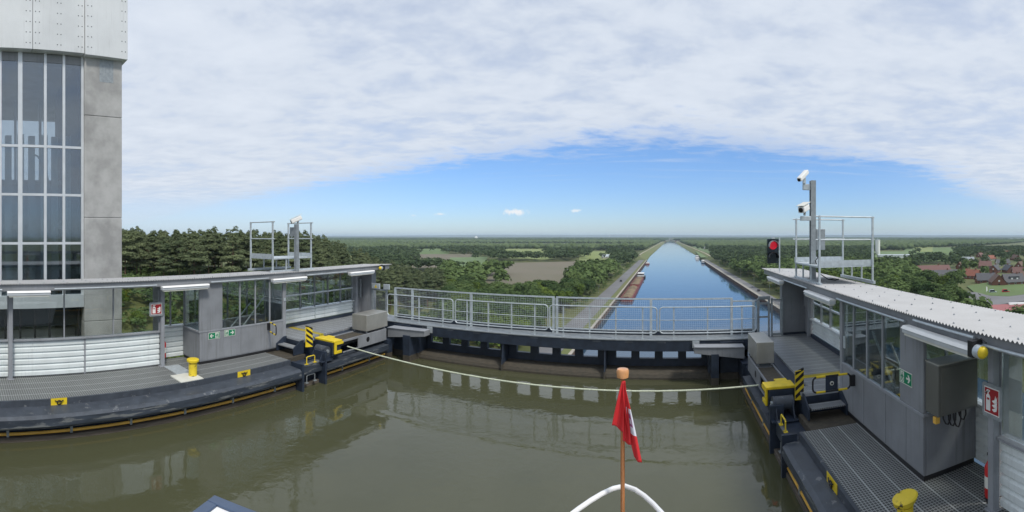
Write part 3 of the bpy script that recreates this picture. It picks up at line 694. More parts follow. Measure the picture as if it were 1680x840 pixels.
    def arc(): 
        r_ = .08; pts = []
        for (cx_, cz_, a0) in ((L0-r_, hh-r_, 0), (r_, hh-r_, 90), (r_, -hh+r_, 180), (L0-r_, -hh+r_, 270)):
            for k in range(5):
                a = R(a0+k*22.5); pts.append(HB(cx_+r_*math.cos(a), cz_+r_*math.sin(a)))
        return pts
    b = MB(); b.tube(arc(), .018, 8, True); bx(b, c0-.1, c0-.0, by-.03, by+.03, bz-.11, bz+.11); b.build('hoop', 'black', sw, smooth=True)
    for (d0, d1) in ((.07, .26), (.54, .73)) if not far_left else ((.07, .22), (.40, .55)):
        for zz in (hh, -hh):
            b = MB(); b.cyl(HB(d0, zz), HB(d1, zz), .0225, 10); b.build('yellow_sleeve', 'yellow', sw, smooth=True)
    if not far_left:
        b = MB(); b.hexa([HB(.27, -.13), HB(.53, -.13), (HB(.53, 0)[0], by+dyy+.012, bz-.13), (HB(.27, 0)[0], by+dyy+.012, bz-.13), HB(.27, .13), HB(.53, .13), (HB(.53, 0)[0], by+dyy+.012, bz+.13), (HB(.27, 0)[0], by+dyy+.012, bz+.13)]); b.build('centre_plate', 'navy', sw)
        b = MB(); c_ = HB(.40, 0); b.cyl((c_[0], c_[1]-.004, c_[2]), (c_[0], c_[1]-.012, c_[2]), .042, 20); b.build('round_badge', 'cream', sw)
        b = MB(); b.cyl((c_[0], c_[1]-.0125, c_[2]), (c_[0], c_[1]-.018, c_[2]), .022, 16); b.build('badge_centre', 'black', sw)
    # ---- fire sign + extinguisher
    fy = 5.35; ft_ = W1-.30 if far_left else W1-.17
    fs = thing('fire_sign', f'red fire extinguisher sign on the {wd} canopy post', 'sign', P(ft_, fy, 2.3), 'fire extinguisher signs')
    if far_left: uO = P(W1-.145, fy+.20, 2.30); uu = Vector((0, -1, 0)); ww = .44; hh_ = .40
    else: uO = P(W1-.145, fy+.13, 2.12); uu = Vector((0, -1, 0)); ww = .40; hh_ = .46
    nn = Vector((-s, 0, 0)); vv = Vector((0, 0, 1))
    if far_left: uu = Vector((0, 1, 0)); uO = P(W1-.145, fy-.32, 2.30)
    b = MB(); b.prism([(.03, 0), (ww-.03, 0), (ww, .03), (ww, hh_-.03), (ww-.03, hh_), (.03, hh_), (0, hh_-.03), (0, .03)], uO, uu, vv, nn, 0, .012); b.build('backing', 'galv_dull', fs)
    def scl(pts, w0=.05, h0=.05): return [(w0+p[0]*(ww-2*w0), h0+p[1]*(hh_-2*h0)) for p in pts]
    b = MB(); b.prism(scl([(0, 0), (1, 0), (1, 1), (0, 1)]), uO, uu, vv, nn, .0125, .015); b.build('white_frame', 'white', fs)
    b = MB(); b.prism(scl([(.04, .04), (.96, .04), (.96, .96), (.04, .96)]), uO, uu, vv, nn, .0155, .018); b.build('red_field', 'sign_red', fs)
    b = MB()
    for q in ([(.14, .12), (.42, .12), (.42, .52), (.14, .52)], [(.14, .60), (.42, .60), (.42, .66), (.34, .74), (.22, .74), (.14, .66)],
              [(.24, .75), (.32, .75), (.32, .84), (.24, .84)], [(.10, .80), (.40, .84), (.40, .90), (.20, .90), (.06, .70), (.09, .66)], [(.14, .53), (.20, .53), (.20, .59), (.14, .59)], [(.36, .53), (.42, .53), (.42, .59), (.36, .59)]):
        b.prism(scl(q), uO, uu, vv, nn, .0185, .021)
    for k in range(3):
        z = .14+k*.16; b.prism(scl([(.54, z+.06), (.68, z), (.84, z+.05), (.90, z+.28), (.80, z+.15), (.78, z+.30), (.70, z+.12), (.60, z+.10)]), uO, uu, vv, nn, .0185+.0005*k, .021+.0005*k)
    b.build('pictogram', 'white', fs)
    fe = thing('fire_extinguisher', 'slim red fire extinguisher standing behind the ' + ('tower-side canopy post' if far_left else 'village-side canopy post'), 'extinguisher', P(W1-.05, fy+.42, .82), 'fire extinguishers')
    cx, cy, _ = P(W1+.09 if far_left else W1-.04, fy+(.235 if far_left else .09)+(0 if far_left else .0), 0)
    zb_ = 1.02 if far_left else .95
    b = MB(); b.lathe(cx, cy, [(zb_, .075), (zb_+.03, .082), (zb_+.42, .082), (zb_+.48, .05), (zb_+.50, .03)], 16); b.build('cylinder_body', 'red', fe, smooth=True)
    b = MB(); b.lathe(cx, cy, [(zb_-.06, .07), (zb_-.003, .08)], 16); b.lathe(cx, cy, [(zb_+.503, .03), (zb_+.56, .03)], 10); b.box(cx-.02, cx+.02, cy-.11, cy+.05, zb_+.562, zb_+.60)
    b.tube([(cx, cy-.05, zb_+.55), (cx, cy-.12, zb_+.42), (cx, cy-.11, zb_+.15)], .012, 6); b.build('valve_hose', 'black', fe, smooth=True)
    b = MB(); b.lathe(cx, cy, [(zb_+.14, .0835), (zb_+.30, .0835)], 16); b.build('paper_band', 'cream', fe, smooth=True)

    # ---- gate end guide columns and buffer arm
    en = thing('guide_column', f'dark slimy guide columns at the {wd} corner of the gate', 'column', P(-.2, 13.9-dyy, -1))
    k0 = 13.45 if far_left else 13.0
    b = MB()
    for (x_a, x_b, ya, yb, zt_) in ((-10.05, -9.72, 13.45, 13.75, .72), (-9.95, -9.2, 14.15, 14.4, 1.2), (-9.15, -8.85, 13.6, 14.35, .95)) if far_left else ((2.30, 2.55, 13.3, 14.2, .72), (1.72, 2.5, 14.12, 14.4, 1.2), (1.38, 1.62, 13.6, 14.35, .95)):
        b.box(x_a, x_b, ya, yb, .22, zt_)
    b.each('column_upper', 'navy', en, bevel=.01)
    b = MB()
    for (x_a, x_b, ya, yb) in ((-10.05, -9.72, 13.45, 13.75), (-9.95, -9.2, 14.15, 14.4), (-9.15, -8.85, 13.6, 14.35)) if far_left else ((2.30, 2.55, 13.3, 14.2), (1.72, 2.5, 14.12, 14.4), (1.38, 1.62, 13.6, 14.35)):
        b.box(x_a, x_b, ya, yb, -1.5, .218)
    b.each('column_foot', 'slime', en, bevel=.01)
    ar = thing('buffer_arm', f'grey wedge shaped arm reaching from the {wd} beam onto the gate', 'arm', P(-.2, 13.5-dyy, 1), 'buffer arms at the gate corners')
    if far_left: xa, xb, ya_ = -9.85, -8.25, 13.62
    else: xa, xb, ya_ = 2.42, .86, 13.60
    b = MB(); b.hexa([(xa, ya_, .78), (xb, ya_+.05, .98), (xb, ya_+.42, .98), (xa, ya_+.42, .78), (xa, ya_, 1.13), (xb, ya_+.05, 1.16), (xb, ya_+.42, 1.16), (xa, ya_+.42, 1.13)]); b.build('wedge_beam', 'steel_grey', ar, bevel=.008)
    b = MB(); b.hexa([(xa, ya_-.03, 1.135), (xb, ya_+.02, 1.165), (xb, ya_+.44, 1.165), (xa, ya_+.44, 1.135), (xa, ya_-.03, 1.155), (xb, ya_+.02, 1.185), (xb, ya_+.44, 1.185), (xa, ya_+.44, 1.155)]); b.build('top_flange', 'steel_post', ar)
    b = MB(); b.box(xb-(.2 if far_left else .02), xb+(.02 if far_left else .2), 14.17, 14.2, 1.02, 1.24); b.build('pad_plate', 'galv', ar)

# link slabs between platforms and gate, mesh doors
lk = thing('mesh_door', 'steel mesh door with warning boxes between tower-side housing and gate', 'door', (-11.3, 15.0, 1.2), 'mesh doors at the gate ends')
def mesh_panel(b, x0, x1, y, z0, z1, cell, wr):
    nx = max(1, int(round((x1-x0)/cell))); nz = max(1, int(round((z1-z0)/cell)))
    for i in range(1, nx): x = x0+(x1-x0)*i/nx; b.box(x-wr, x+wr, y-wr, y+wr, z0, z1)
    for i in range(1, nz): z = z0+(z1-z0)*i/nz; b.box(x0, x1, y-wr*.7, y+wr*.7, z-wr, z+wr)
b = MB(); b.box(-11.68, -11.60, 14.97, 15.03, 1.2, 2.55); b.box(-10.95, -10.87, 14.97, 15.03, 1.2, 2.55); b.box(-11.6, -10.95, 14.98, 15.02, 1.24, 1.3); b.box(-11.6, -10.95, 14.98, 15.02, 2.3, 2.36); b.build('door_frame', 'galv_dull', lk)
b = MB(); mesh_panel(b, -11.6, -10.95, 15, 1.3, 2.3, .06, .003); b.build('wire_mesh', 'galv_dull', lk)
b = MB(); b.box(-11.62, -11.2, 14.9, 14.965, 2.38, 2.6); b.box(-11.0, -10.7, 14.9, 14.965, 2.38, 2.6); b.each('warning_box', 'galv', lk, bevel=.01)
b = MB(); b.prism([(-11.46, 2.42), (-11.32, 2.42), (-11.39, 2.55)], (0, 14.897, 0), (1, 0, 0), (0, 0, 1), (0, -1, 0), 0, .003); b.build('warning_triangle', 'yellow', lk)
rk = thing('mesh_door', 'steel mesh door and bar frame between gate and village-side housing', 'door', (3.6, 14.6, 1.2), 'mesh doors at the gate ends')
b = MB(); b.box(3.50, 3.56, 14.57, 14.63, 1.2, 2.5); b.box(3.86, 3.92, 14.57, 14.63, 1.2, 2.5); b.box(3.56, 3.86, 14.58, 14.62, 1.25, 1.32); b.box(3.56, 3.86, 14.58, 14.62, 2.42, 2.47); b.build('door_frame', 'galv_dull', rk)
b = MB(); mesh_panel(b, 3.56, 3.86, 14.6, 1.6, 2.42, .05, .003); b.build('wire_mesh', 'galv_dull', rk)
b = MB(); b.box(3.56, 3.86, 14.59, 14.61, 1.2, 1.249); b.build('kick_plate', 'white', rk)
b = MB(); b.box(3.02, 3.10, 14.55, 14.63, 1.2, 2.5); b.box(3.40, 3.46, 14.57, 14.63, 1.2, 2.5)
for zz in (1.85, 2.30, 2.46): b.box(3.10, 3.40, 14.58, 14.61, zz, zz+.06)
b.box(3.05, 3.45, 14.5, 14.56, 2.5, 2.58); b.build('bar_frame', 'galv_dull', rk)

# ================================================================== THE LIFT GATE
gt = thing('lift_gate', 'dark blue steel trough gate with row of square openings', 'gate', (-3.6, 14.5, 0))
GX0, GX1 = -10.3, 2.75
holes = [[-8.38+.78*k for k in range(4)], [-4.92+.79*k for k in range(4)], [-1.42+.78*k for k in range(4)]]
allh = sorted(sum(holes, [])); hw, hz0, hz1, py0, py1 = .255, .52, 1.12, 14.80, 14.95
b = MB(); b.box(GX0, GX1, py0, py1, -2.5, hz0); b.box(GX0, GX1, py0, py1, hz1, 1.20)
e = GX0
for h in allh: b.box(e, h-hw, py0, py1, hz0, hz1); e = h+hw
b.box(e, GX1, py0, py1, hz0, hz1); b.build('skin_plate', 'navy', gt)
b = MB(); b.box(GX0, GX1, 14.22, 14.245, .90, 1.24); b.box(GX0, GX1, 14.245, 14.6, .90, .93); b.build('front_girder', 'navy', gt, bevel=.005)
b = MB()
for h in np.arange(-9.6, 2.4, 1.05): b.box(h-.13, h+.13, 14.212, 14.219, 1.17, 1.215)
b.each('girder_cleat', 'fender_top', gt)
b = MB(); q = []
for x in (GX0, GX1): q += [(x, 14.20, -.6), (x, 14.20, .06), (x, 14.25, .16), (x, 14.42, .235), (x, 14.797, .27), (x, 14.797, -.6)]
b.add(q, [(0, 1, 2, 3, 4, 5), (6, 11, 10, 9, 8, 7)]+[(i, (i+1) % 6, 6+(i+1) % 6, 6+i) for i in range(6)]); b.build('slimy_ledge', 'slime', gt)
for xk in (-8.83, -5.48, -1.98, 1.36):
    b = MB(); q = [(14.797, .9), (14.26, .9), (14.15, .25), (14.05, -.5), (14.797, -.5)]
    b.prism(q, (xk-.02, 0, 0), (0, 1, 0), (0, 0, 1), (1, 0, 0), 0, .04); b.build('rib', 'navy', gt)
    b = MB(); b.prism([(14.797, .24), (14.14, .22), (14.04, -.5), (14.797, -.5)], (xk-.024, 0, 0), (0, 1, 0), (0, 0, 1), (1, 0, 0), 0, .048); b.build('rib_foot', 'slime', gt)
b = MB(); b.box(GX0, GX1+.4, 14.20, 14.93, 1.245, 1.275); b.build('footbridge_deck', 'galv_dull', gt)
b = MB(); b.box(GX0, GX1+.4, 14.90, 14.92, 1.276, 1.42); b.build('toe_board', 'navy', gt)
b = MB(); b.box(2.75, 3.95, 13.5, 15.45, .9, 1.16); b.box(-12.3, -10.3, 14.2, 15.4, .9, 1.2); b.each('end_slab', 'navy', gt)
b = MB(); b.box(2.76, 3.95, 13.5, 15.45, 1.163, 1.21); b.box(-12.2, -10.32, 13.5, 15.4, 1.203, 1.225); b.each('end_grating', 'grating_platform', gt)

# front railing: four hooped panels
def hoop(x0, x1, y, z0, z1, r_, rad, b):
    pts = []
    for (cx_, cz_, a0) in ((x1-r_, z1-r_, 0), (x0+r_, z1-r_, 90), (x0+r_, z0+r_, 180), (x1-r_, z0+r_, 270)):
        for k in range(6):
            a = R(a0+k*18); pts.append((cx_+r_*math.cos(a), y, cz_+r_*math.sin(a)))
    b.tube(pts, rad, 8, True)
rails = [(-10.35, -7.43, (-9.93, -8.89, -7.86), 'hooped railing panel at the gate end next to the tower-side housing'),
         (-7.34, -3.90, (-6.87, -6.05, -5.19, -4.36), 'long hooped railing panel in front of the leafy tree belt'),
         (-3.83, -.30, (-3.37, -2.49, -1.63, -.76), 'long hooped railing panel in front of the quay road and moored barge'),
         (-.21, 2.92, (.245, 1.335, 2.46), 'hooped railing panel wholly in front of the canal water')]
for (xa, xb, pp, lb) in rails:
    rl = thing('guard_rail', lb, 'railing', ((xa+xb)/2, 14.3, 1.27), 'hooped guard rails on the gate')
    b = MB(); hoop(xa, xb, 14.3, 1.47, 2.30, .11, .021, b); b.build('hoop', 'galv', rl, smooth=True)
    b = MB(); b.cyl((xa, 14.3, 1.89), (xb, 14.3, 1.89), .013, 8); b.build('mid_rail', 'galv', rl, smooth=True)
    for x in pp:
        b = MB(); b.box(x-.022, x+.022, 14.30, 14.345, 1.20, 2.285); b.build('post', 'galv', rl)
fences = [(-10.35, -3.84, (-10.35, -9.53, -6.96, -3.84), 'tall wire mesh fence on the footbridge half nearer the tower'), (-3.72, 2.20, (-3.72, -.51, 2.20), 'tall wire mesh fence on the footbridge half in front of the canal'), (2.26, 3.02, (2.95,), 'short lower mesh fence at the village end of the footbridge')]
for (xa, xb, pp, lb) in fences:
    zt_ = 2.515 if xb < 2.9 else 2.42
    fn = thing('mesh_fence', lb, 'fence', ((xa+xb)/2, 14.85, 1.27), 'wire mesh fences on the gate')
    b = MB(); b.box(xa-.03, xb+.03, 14.83, 14.87, zt_-.05, zt_); b.box(xa, xb, 14.835, 14.865, 1.42, 1.46); b.each('frame_bar', 'galv', fn)
    for x in pp:
        b = MB(); b.box(x-.04, x+.04, 14.81, 14.89, 1.27, zt_-.052); b.build('post', 'galv', fn)
    b = MB(); mesh_panel(b, xa+.03, xb-.03, 14.85, 1.46, zt_-.05, .066, .0023); b.build('wire_mesh', 'galv', fn)
# mooring rope across the trough
pA, pB = Vector((-9.62, 11.05, .96)), Vector((2.24, 10.62, .955))
pts = []
for i in range(41):
    u = i/40; p = pA.lerp(pB, u); sag = .15*4*u*(1-u); pts.append((p.x, p.y-.25*4*u*(1-u)*0, p.z-sag))
b = MB(); b.tube(pts, .021, 8); tag(b.build('mooring_rope', 'rope', smooth=True), 'pale green mooring rope stretched across the trough', 'rope')

# ================================================================== EXIT SIGNS, CABINET, LAMPS
def exit_sign(name_lbl, O, u, n, wd_, ht, arrow_right, door_first):
    e = thing('exit_sign', name_lbl, 'sign', O, 'green escape route signs')
    O, u, n, v = Vector(O), Vector(u), Vector(n), Vector((0, 0, 1))
    S = lambda pts: [(p[0]*wd_, p[1]*ht) for p in pts]
    b = MB(); b.prism(S([(0, 0), (1, 0), (1, 1), (0, 1)]), O, u, v, n, .001, .005); b.build('white_border', 'cream', e)
    b = MB(); b.prism(S([(.03, .06), (.97, .06), (.97, .94), (.03, .94)]), O, u, v, n, .0055, .007); b.build('green_field', 'sign_green', e)
    b = MB(); cx = .72 if arrow_right else .28; d = 1 if arrow_right else -1
    A = [(-.16, .43), (.02, .43), (-.05, .22), (.04, .22), (.16, .5), (.04, .78), (-.05, .78), (.02, .57), (-.16, .57)]
    b.prism(S([(cx+d*p[0], p[1]) for p in A]), O, u, v, n, .0075, .009)
    dx_ = .10 if door_first else .60
    b.prism(S([(dx_, .10), (dx_+.28, .10), (dx_+.28, .9), (dx_, .9)]), O, u, v, n, .0075, .009); b.build('pictogram', 'cream', e)
    b = MB(); c = dx_+.14
    for q in ([(c-.03, .72), (c+.03, .72), (c+.03, .84), (c-.03, .84)], [(c-.06, .42), (c+.04, .42), (c+.05, .70), (c-.04, .70)], [(c+.04, .52), (c+.12, .46), (c+.12, .53), (c+.05, .62)],
              [(c-.05, .62), (c-.12, .50), (c-.09, .46), (c-.04, .54)], [(c-.04, .43), (c-.10, .18), (c-.05, .16), (c, .40)], [(c+.0, .42), (c+.06, .32), (c+.03, .14), (c+.08, .14), (c+.11, .34), (c+.04, .44)]):
        b.prism(S(q), O, u, v, n, .0095, .011)
    b.build('running_figure', 'sign_green', e)
exit_sign('green escape sign with backward arrow on the tower-side cabin', (-11.3+.004, 6.80, 1.52), (0, 1, 0), (1, 0, 0), .40, .20, False, False)
exit_sign('green escape sign with forward arrow on the tower-side cabin', (-11.3+.004, 7.36, 1.54), (0, 1, 0), (1, 0, 0), .40, .20, True, True)
exit_sign('green escape sign with arrow beside the dark steel cabinet', (3.72-.004, 6.42, 2.17), (0, -1, 0), (-1, 0, 0), .40, .22, True, True)
cbn = thing('steel_cabinet', 'large dark stainless switch cabinet on the end of the village-side cabin', 'cabinet', (4.1, 5.5, 1.9))
b = MB(); b.box(3.74, 4.50, 5.34, 5.68, 1.92, 2.68); b.build('casing', 'stainless_dark', cbn, bevel=.01)
b = MB(); b.box(3.79, 4.45, 5.325, 5.339, 1.96, 2.64); b.build('door', 'stainless_dark', cbn, bevel=.004)
b = MB(); b.box(3.735, 4.51, 5.31, 5.68, 2.683, 2.70); b.build('top_sheet', 'stainless', cbn)
for k in range(4):
    b = MB(); x = 3.88+k*.10; dd = .07+.03*(k % 3); b.tube([(x, 5.42, 1.92), (x, 5.40, 1.92-dd), (x+.03, 5.39, 1.88-dd*1.4), (x+.08, 5.39, 1.86-dd*1.5), (x+.13, 5.40, 1.89-dd), (x+.14, 5.42, 1.92)], .013, 6); b.build('cable', 'black', cbn, smooth=True)
b = MB(); b.box(3.74, 3.82, 5.40, 5.48, 1.80, 1.90); b.build('rotary_switch', 'yellow_pipe', cbn, bevel=.008)
for (lx, ly, lz, lb, big) in ((-11.12, 14.9, 3.26, 'yellow warning lamp under the far tip of the tower-side canopy', .07), (3.50, 4.12, 3.18, 'yellow warning lamp under the village-side canopy edge above the fire sign', .075)):
    l = thing('warning_lamp', lb, 'lamp', (lx, ly, lz), 'yellow warning lamps')
    sg = 1 if lx > 0 else -1
    b = MB(); q = []; n = 16
    for k in range(7):
        a = math.pi/2*k/6; q.append((lx-sg*.0, ly-.05-big*math.sin(a)*.9, lz, big*math.cos(a)+.002))
    b.tube([(p[0], p[1], p[2]) for p in q], [p[3] for p in q], n); b.build('dome', 'yellow', l, smooth=True)
    b = MB(); b.cyl((lx, ly-.05, lz), (lx, ly+.05, lz), big*1.1, 16); b.build('socket', 'galv', l, smooth=True)
    b = MB(); b.box(lx-.06, lx+.1, ly+.06, ly+.16, lz-.08, lz+.12); b.tube([(lx, ly+.1, lz+.1), (lx+.05, ly+.02, lz+.15), (lx+.02, ly-.1, lz+.12)], .008, 6); b.build('bracket', 'black', l)
pd = thing('ramp_plate', 'white metal plate at the foot of the tower-side bollard', 'plate', (-10.5, 5.5, .82))
b = MB(); b.hexa([(-10.75, 5.28, .818), (-10.13, 5.28, .818), (-10.13, 5.95, .818), (-10.75, 5.95, .818), (-10.75, 5.28, .84), (-10.13, 5.28, .84), (-10.13, 5.95, .84), (-10.75, 5.95, .84)]); b.build('plate', 'cream', pd)
b = MB(); b.box(-11.6, -10.76, 5.5, 5.95, .818, .834); b.build('metal_tread', 'galv', pd)

# ================================================================== ROOF PLATFORMS AND MASTS
def roof_platform(lb, xa, xb, ya, yb, s):
    t_ = thing('roof_platform', lb, 'platform', ((xa+xb)/2, (ya+yb)/2, 3.4), 'galvanised maintenance platforms on the canopies')
    x0, x1 = min(xa, xb), max(xa, xb)
    b = MB(); b.box(x0, x1, ya, yb, 3.80, 3.84); b.build('deck', 'galv', t_)
    for y in (ya, yb):
        b = MB(); b.box(x0, x1, y-.005, y+.005, 3.843, 3.98); b.build('toe_board', 'galv', t_)
        for x in (xa+s*.05, xb):
            b = MB(); b.box(x-.022, x+.022, y-.022 if y == yb else y-.03, y+.03 if y == yb else y+.022, 3.42, 5.10); b.build('post', 'galv', t_)
        for z in (4.50, 5.08):
            b = MB(); b.cyl((x0-.05, y, z), (x1+.05, y, z), .019, 8); b.build('rail', 'galv', t_, smooth=True)
    for x in (xa+s*.05, xb):
        b = MB(); b.box(x-.03, x+.03, ya-.12, yb+.12, 3.35, 3.43); b.build('foot_rail', 'galv', t_)
        for k in (1, 2):
            y = ya+(yb-ya)*k/3; b = MB(); b.box(x-.02, x+.02, y-.02, y+.02, 3.441, 3.80); b.build('leg', 'galv', t_)
roof_platform('galvanised maintenance platform on the tower-side canopy roof', -11.6, -12.9, 9.55, 11.35, -1)
roof_platform('galvanised maintenance platform on the village-side canopy roof', 3.68, 5.2, 10.4, 12.4, 1)
def cctv(lb, base, tip, w_, with_shade):
    """box camera: base -> tip is the viewing axis"""
    base, tip = Vector(base), Vector(tip); d = (tip-base).normalized(); sd_ = d.cross(Vector((0, 0, 1))).normalized(); upv = sd_.cross(d)
    c = thing('security_camera', lb, 'camera', base, 'security cameras on the masts')
    def ob(a, b_, wa, h0, h1, m): 
        P0 = base+d*a; P1 = base+d*b_
        m.hexa([P0-sd_*wa+upv*h0, P0+sd_*wa+upv*h0, P1+sd_*wa+upv*h0, P1-sd_*wa+upv*h0, P0-sd_*wa+upv*h1, P0+sd_*wa+upv*h1, P1+sd_*wa+upv*h1, P1-sd_*wa+upv*h1]); return m
    L_ = (tip-base).length
    ob(0, L_, w_, -w_*.9, w_*.9, MB()).build('housing', 'white', c, bevel=w_*.35)
    b = MB(); b.cyl(base+d*(L_+.0), base+d*(L_+.012), w_*.65, 16); b.build('lens', 'black', c)
    if with_shade: ob(-.05, L_+.02, w_*1.15, w_*1.15, w_*1.25, MB()).build('sun_shade', 'cream', c)
    b = MB(); q = base+d*L_*.4; b.cyl(q-upv*w_*.9, (q.x, q.y, q.z-w_*2.0), w_*.35, 8); b.build('mount', 'galv_dull', c, smooth=True)
# right mast
ms = thing('camera_mast', 'tall steel mast with two cameras on the village-side canopy roof', 'mast', (3.86, 11.3, 3.4))
b = MB(); b.box(3.79, 3.93, 11.23, 11.245, 3.42, 6.08); b.box(3.79, 3.93, 11.355, 11.37, 3.42, 6.08); b.box(3.852, 3.868, 11.246, 11.354, 3.42, 6.08); b.build('column', 'galv_dull', ms)
b = MB(); b.box(3.74, 3.98, 11.18, 11.42, 3.405, 3.43); b.build('base_plate', 'galv', ms)
b = MB(); b.box(3.58, 3.79, 11.26, 11.34, 5.82, 5.98); b.box(3.56, 3.64, 11.20, 11.28, 5.98, 6.14); b.box(3.50, 3.788, 11.22, 11.30, 5.0, 5.12); b.each('arm', 'galv', ms, bevel=.01)
b = MB(); b.box(3.96, 4.22, 11.3, 11.45, 4.22, 4.78); b.build('cable_box', 'galv_dull', ms, bevel=.01)
b = MB(); b.tube([(3.9, 11.2, 3.95), (3.98, 11.1, 3.6), (4.15, 10.9, 3.46), (4.3, 10.75, 3.44), (4.45, 10.9, 3.45), (4.35, 11.1, 3.45), (4.2, 10.95, 3.45)], .014, 6); b.tube([(4.05, 11.35, 4.22), (4.0, 11.3, 4.0), (3.92, 11.35, 3.9)], .015, 6); b.build('cable', 'black', ms, smooth=True)
cctv('upper white box camera tilted down on the village-side mast top', (3.70, 11.32, 6.32), (3.40, 11.05, 6.05), .065, False)
cctv('lower white hooded camera on the village-side mast arm', (3.66, 11.20, 5.37), (3.42, 10.95, 5.26), .095, True)
ms = thing('camera_mast', 'short steel mast with one camera on the tower-side canopy roof', 'mast', (-11.25, 10.28, 3.4))
b = MB(); b.box(-11.32, -11.20, 10.22, 10.34, 3.38, 5.0); b.build('column', 'galv_dull', ms)
b = MB(); b.box(-11.58, -11.33, 10.25, 10.36, 4.58, 4.90); b.build('cable_box', 'galv_dull', ms, bevel=.01)
cctv('white hooded camera on top of the tower-side mast', (-11.16, 10.42, 5.24), (-11.36, 10.12, 5.08), .085, True)
# traffic signal
tl = thing('traffic_signal', 'black two lamp signal showing red on the village-side canopy tip', 'traffic light', (3.80, 14.6, 3.4))
b = MB(); b.box(3.78, 3.82, 14.58, 14.62, 3.4, 4.56); b.build('pole', 'galv', tl)
b = MB(); b.box(3.36, 3.74, 14.50, 14.62, 3.68, 4.50); b.box(3.74, 3.78, 14.59, 14.61, 4.44, 4.47); b.box(3.74, 3.78, 14.59, 14.61, 3.72, 3.75); b.build('signal_head', 'lens_dark', tl, bevel=.02)
b = MB(); b.cyl((3.55, 14.488, 4.28), (3.55, 14.498, 4.28), .135, 24); b.build('red_lens', 'lamp_red', tl)
b = MB(); b.cyl((3.55, 14.488, 3.90), (3.55, 14.498, 3.90), .135, 24); b.build('dark_lens', 'lens_dark', tl)
for zc2 in (4.28, 3.90):
    b = MB(); q = []
    for yy_ in (14.30, 14.498):
        for rr in (.15, .165): q += [(3.55+rr*math.cos(a), yy_, zc2+rr*math.sin(a)) for a in np.linspace(-.3, math.pi+.3, 14)]
    f_ = []
    for k in range(13): f_ += [(k, k+1, 29+k, 28+k), (14+k, 42+k, 43+k, 15+k), (k, 14+k, 15+k, k+1), (28+k, 29+k, 43+k, 42+k)]
    b.add(q, f_); b.build('visor', 'steel_post' if zc2 > 4 else 'black', tl)
hn = MB(); hn.box(3.50, 3.60, 14.45, 14.58, 4.50, 4.56); hn.build('top_cap', 'galv', tl)

# ================================================================== BOAT BOW: rails, jackstaff, flag, deck
bt = thing('passenger_boat', 'white bow of the passenger boat with curved rails', 'boat', (-.45, 1.5, 0))
def bow(hw_, tipY, z, y0, n=24):
    pts = []
    for i in range(n+1):
        u = -1+2*i/n; pts.append((-.43+hw_*(math.sin(u*math.pi/2)), y0+(tipY-y0)*(math.cos(u*math.pi/2))**.9 if abs(u) < 1 else y0, z))
    return pts
def vb(hw_, tipY, z, yb): # pointed U: x offset grows quickly behind the tip
    pts = []
    for i in range(49):
        v_ = -1+i/24; ax = abs(v_)**1.45; pts.append((-.43+math.copysign(hw_*ax**.62, v_), tipY-(tipY-yb)*ax, z-.0*ax))
    return pts
b = MB(); b.tube(vb(2.0, 4.60, 1.99, -1.5), .024, 10); b.build('upper_rail', 'boat_white', bt, smooth=True)
b = MB(); b.tube(vb(1.9, 4.53, 1.62, -1.5), .018, 10); b.build('lower_rail', 'boat_white', bt, smooth=True)
tp = vb(2.0, 4.60, 1.99, -1.5); lo = vb(1.9, 4.48, 1.1, -1.5)
for k in (3, 9, 14, 34, 39, 45):
    b = MB(); b.cyl(lo[k], tp[k], .016, 8); b.build('stanchion', 'boat_white', bt, smooth=True)
hl = []; prof_y = vb(2.25, 4.75, 0, -20)
top = [(p[0], p[1], 1.1) for p in prof_y]; bot = [(-.43+(p[0]+.43)*.82, p[1]-.35, -.35) for p in prof_y]
nP = len(top); b = MB(); b.add(top+bot, [(i, i+1, nP+i+1, nP+i) for i in range(nP-1)]+[tuple(range(nP))]); b.build('hull', 'boat_white', bt)
js = thing('jackstaff', 'varnished wooden jackstaff with round knob at the boat bow', 'flagpole', (-.43, 4.38, 1.1))
b = MB(); b.cyl((-.43, 4.38, 1.1), (-.43, 4.38, 3.22), .022, 12); b.build('pole', 'wood', js, smooth=True)
b = MB(); b.lathe(-.43, 4.38, [(3.185, .045), (3.19, .058), (3.255, .062), (3.27, .054), (3.275, .03)], 24); b.build('knob', 'finial_wood', js, smooth=True)
# flag hanging in folds from the staff
fl = MB(); rows, cols_ = 30, 10; ZT = 3.165
def flag_piece(xl_, xr_, zl_, zr_, y0_, ph):
    q = []
    for i in range(rows+1):
        v_ = i/rows
        for j in range(cols_+1):
            u = j/cols_; q.append((-.43+xl_(v_)*(1-u)+xr_(v_)*u, y0_-.022*math.sin(u*5.5+ph+v_*2)*min(1, v_*3), ZT-(zl_*(1-u)+zr_*u)*v_+.006*math.sin(u*7+ph)*v_))
    f0 = len(fl.f); fl.add(q, [(i*(cols_+1)+j, i*(cols_+1)+j+1, (i+1)*(cols_+1)+j+1, (i+1)*(cols_+1)+j) for i in range(rows) for j in range(cols_)]); return f0
flag_piece(lambda v: -.100*v**.85, lambda v: .016, .43, .495, 4.326, .3)
flag_piece(lambda v: .004, lambda v: .03+.065*v, .60, .625, 4.345, 1.4)
f0 = flag_piece(lambda v: .004+.112*v**1.7, lambda v: .014+.180*v**.85, .745, .79, 4.322, 2.2)
for i in range(rows):
    for j in range(cols_):
        if 10 <= i <= 19 and 2 <= j <= 9: fl.mi[f0+i*cols_+j] = 2 if (i in (12, 13, 16) and 3 <= j <= 7) or (j == 7 and 12 <= i <= 16) else 1
mat('flag_red', (.62, .025, .03), .7, 0, .06); mat('flag_white', (.72, .72, .80), .7, 0, .04); mat('flag_print', (.42, .10, .28), .7)
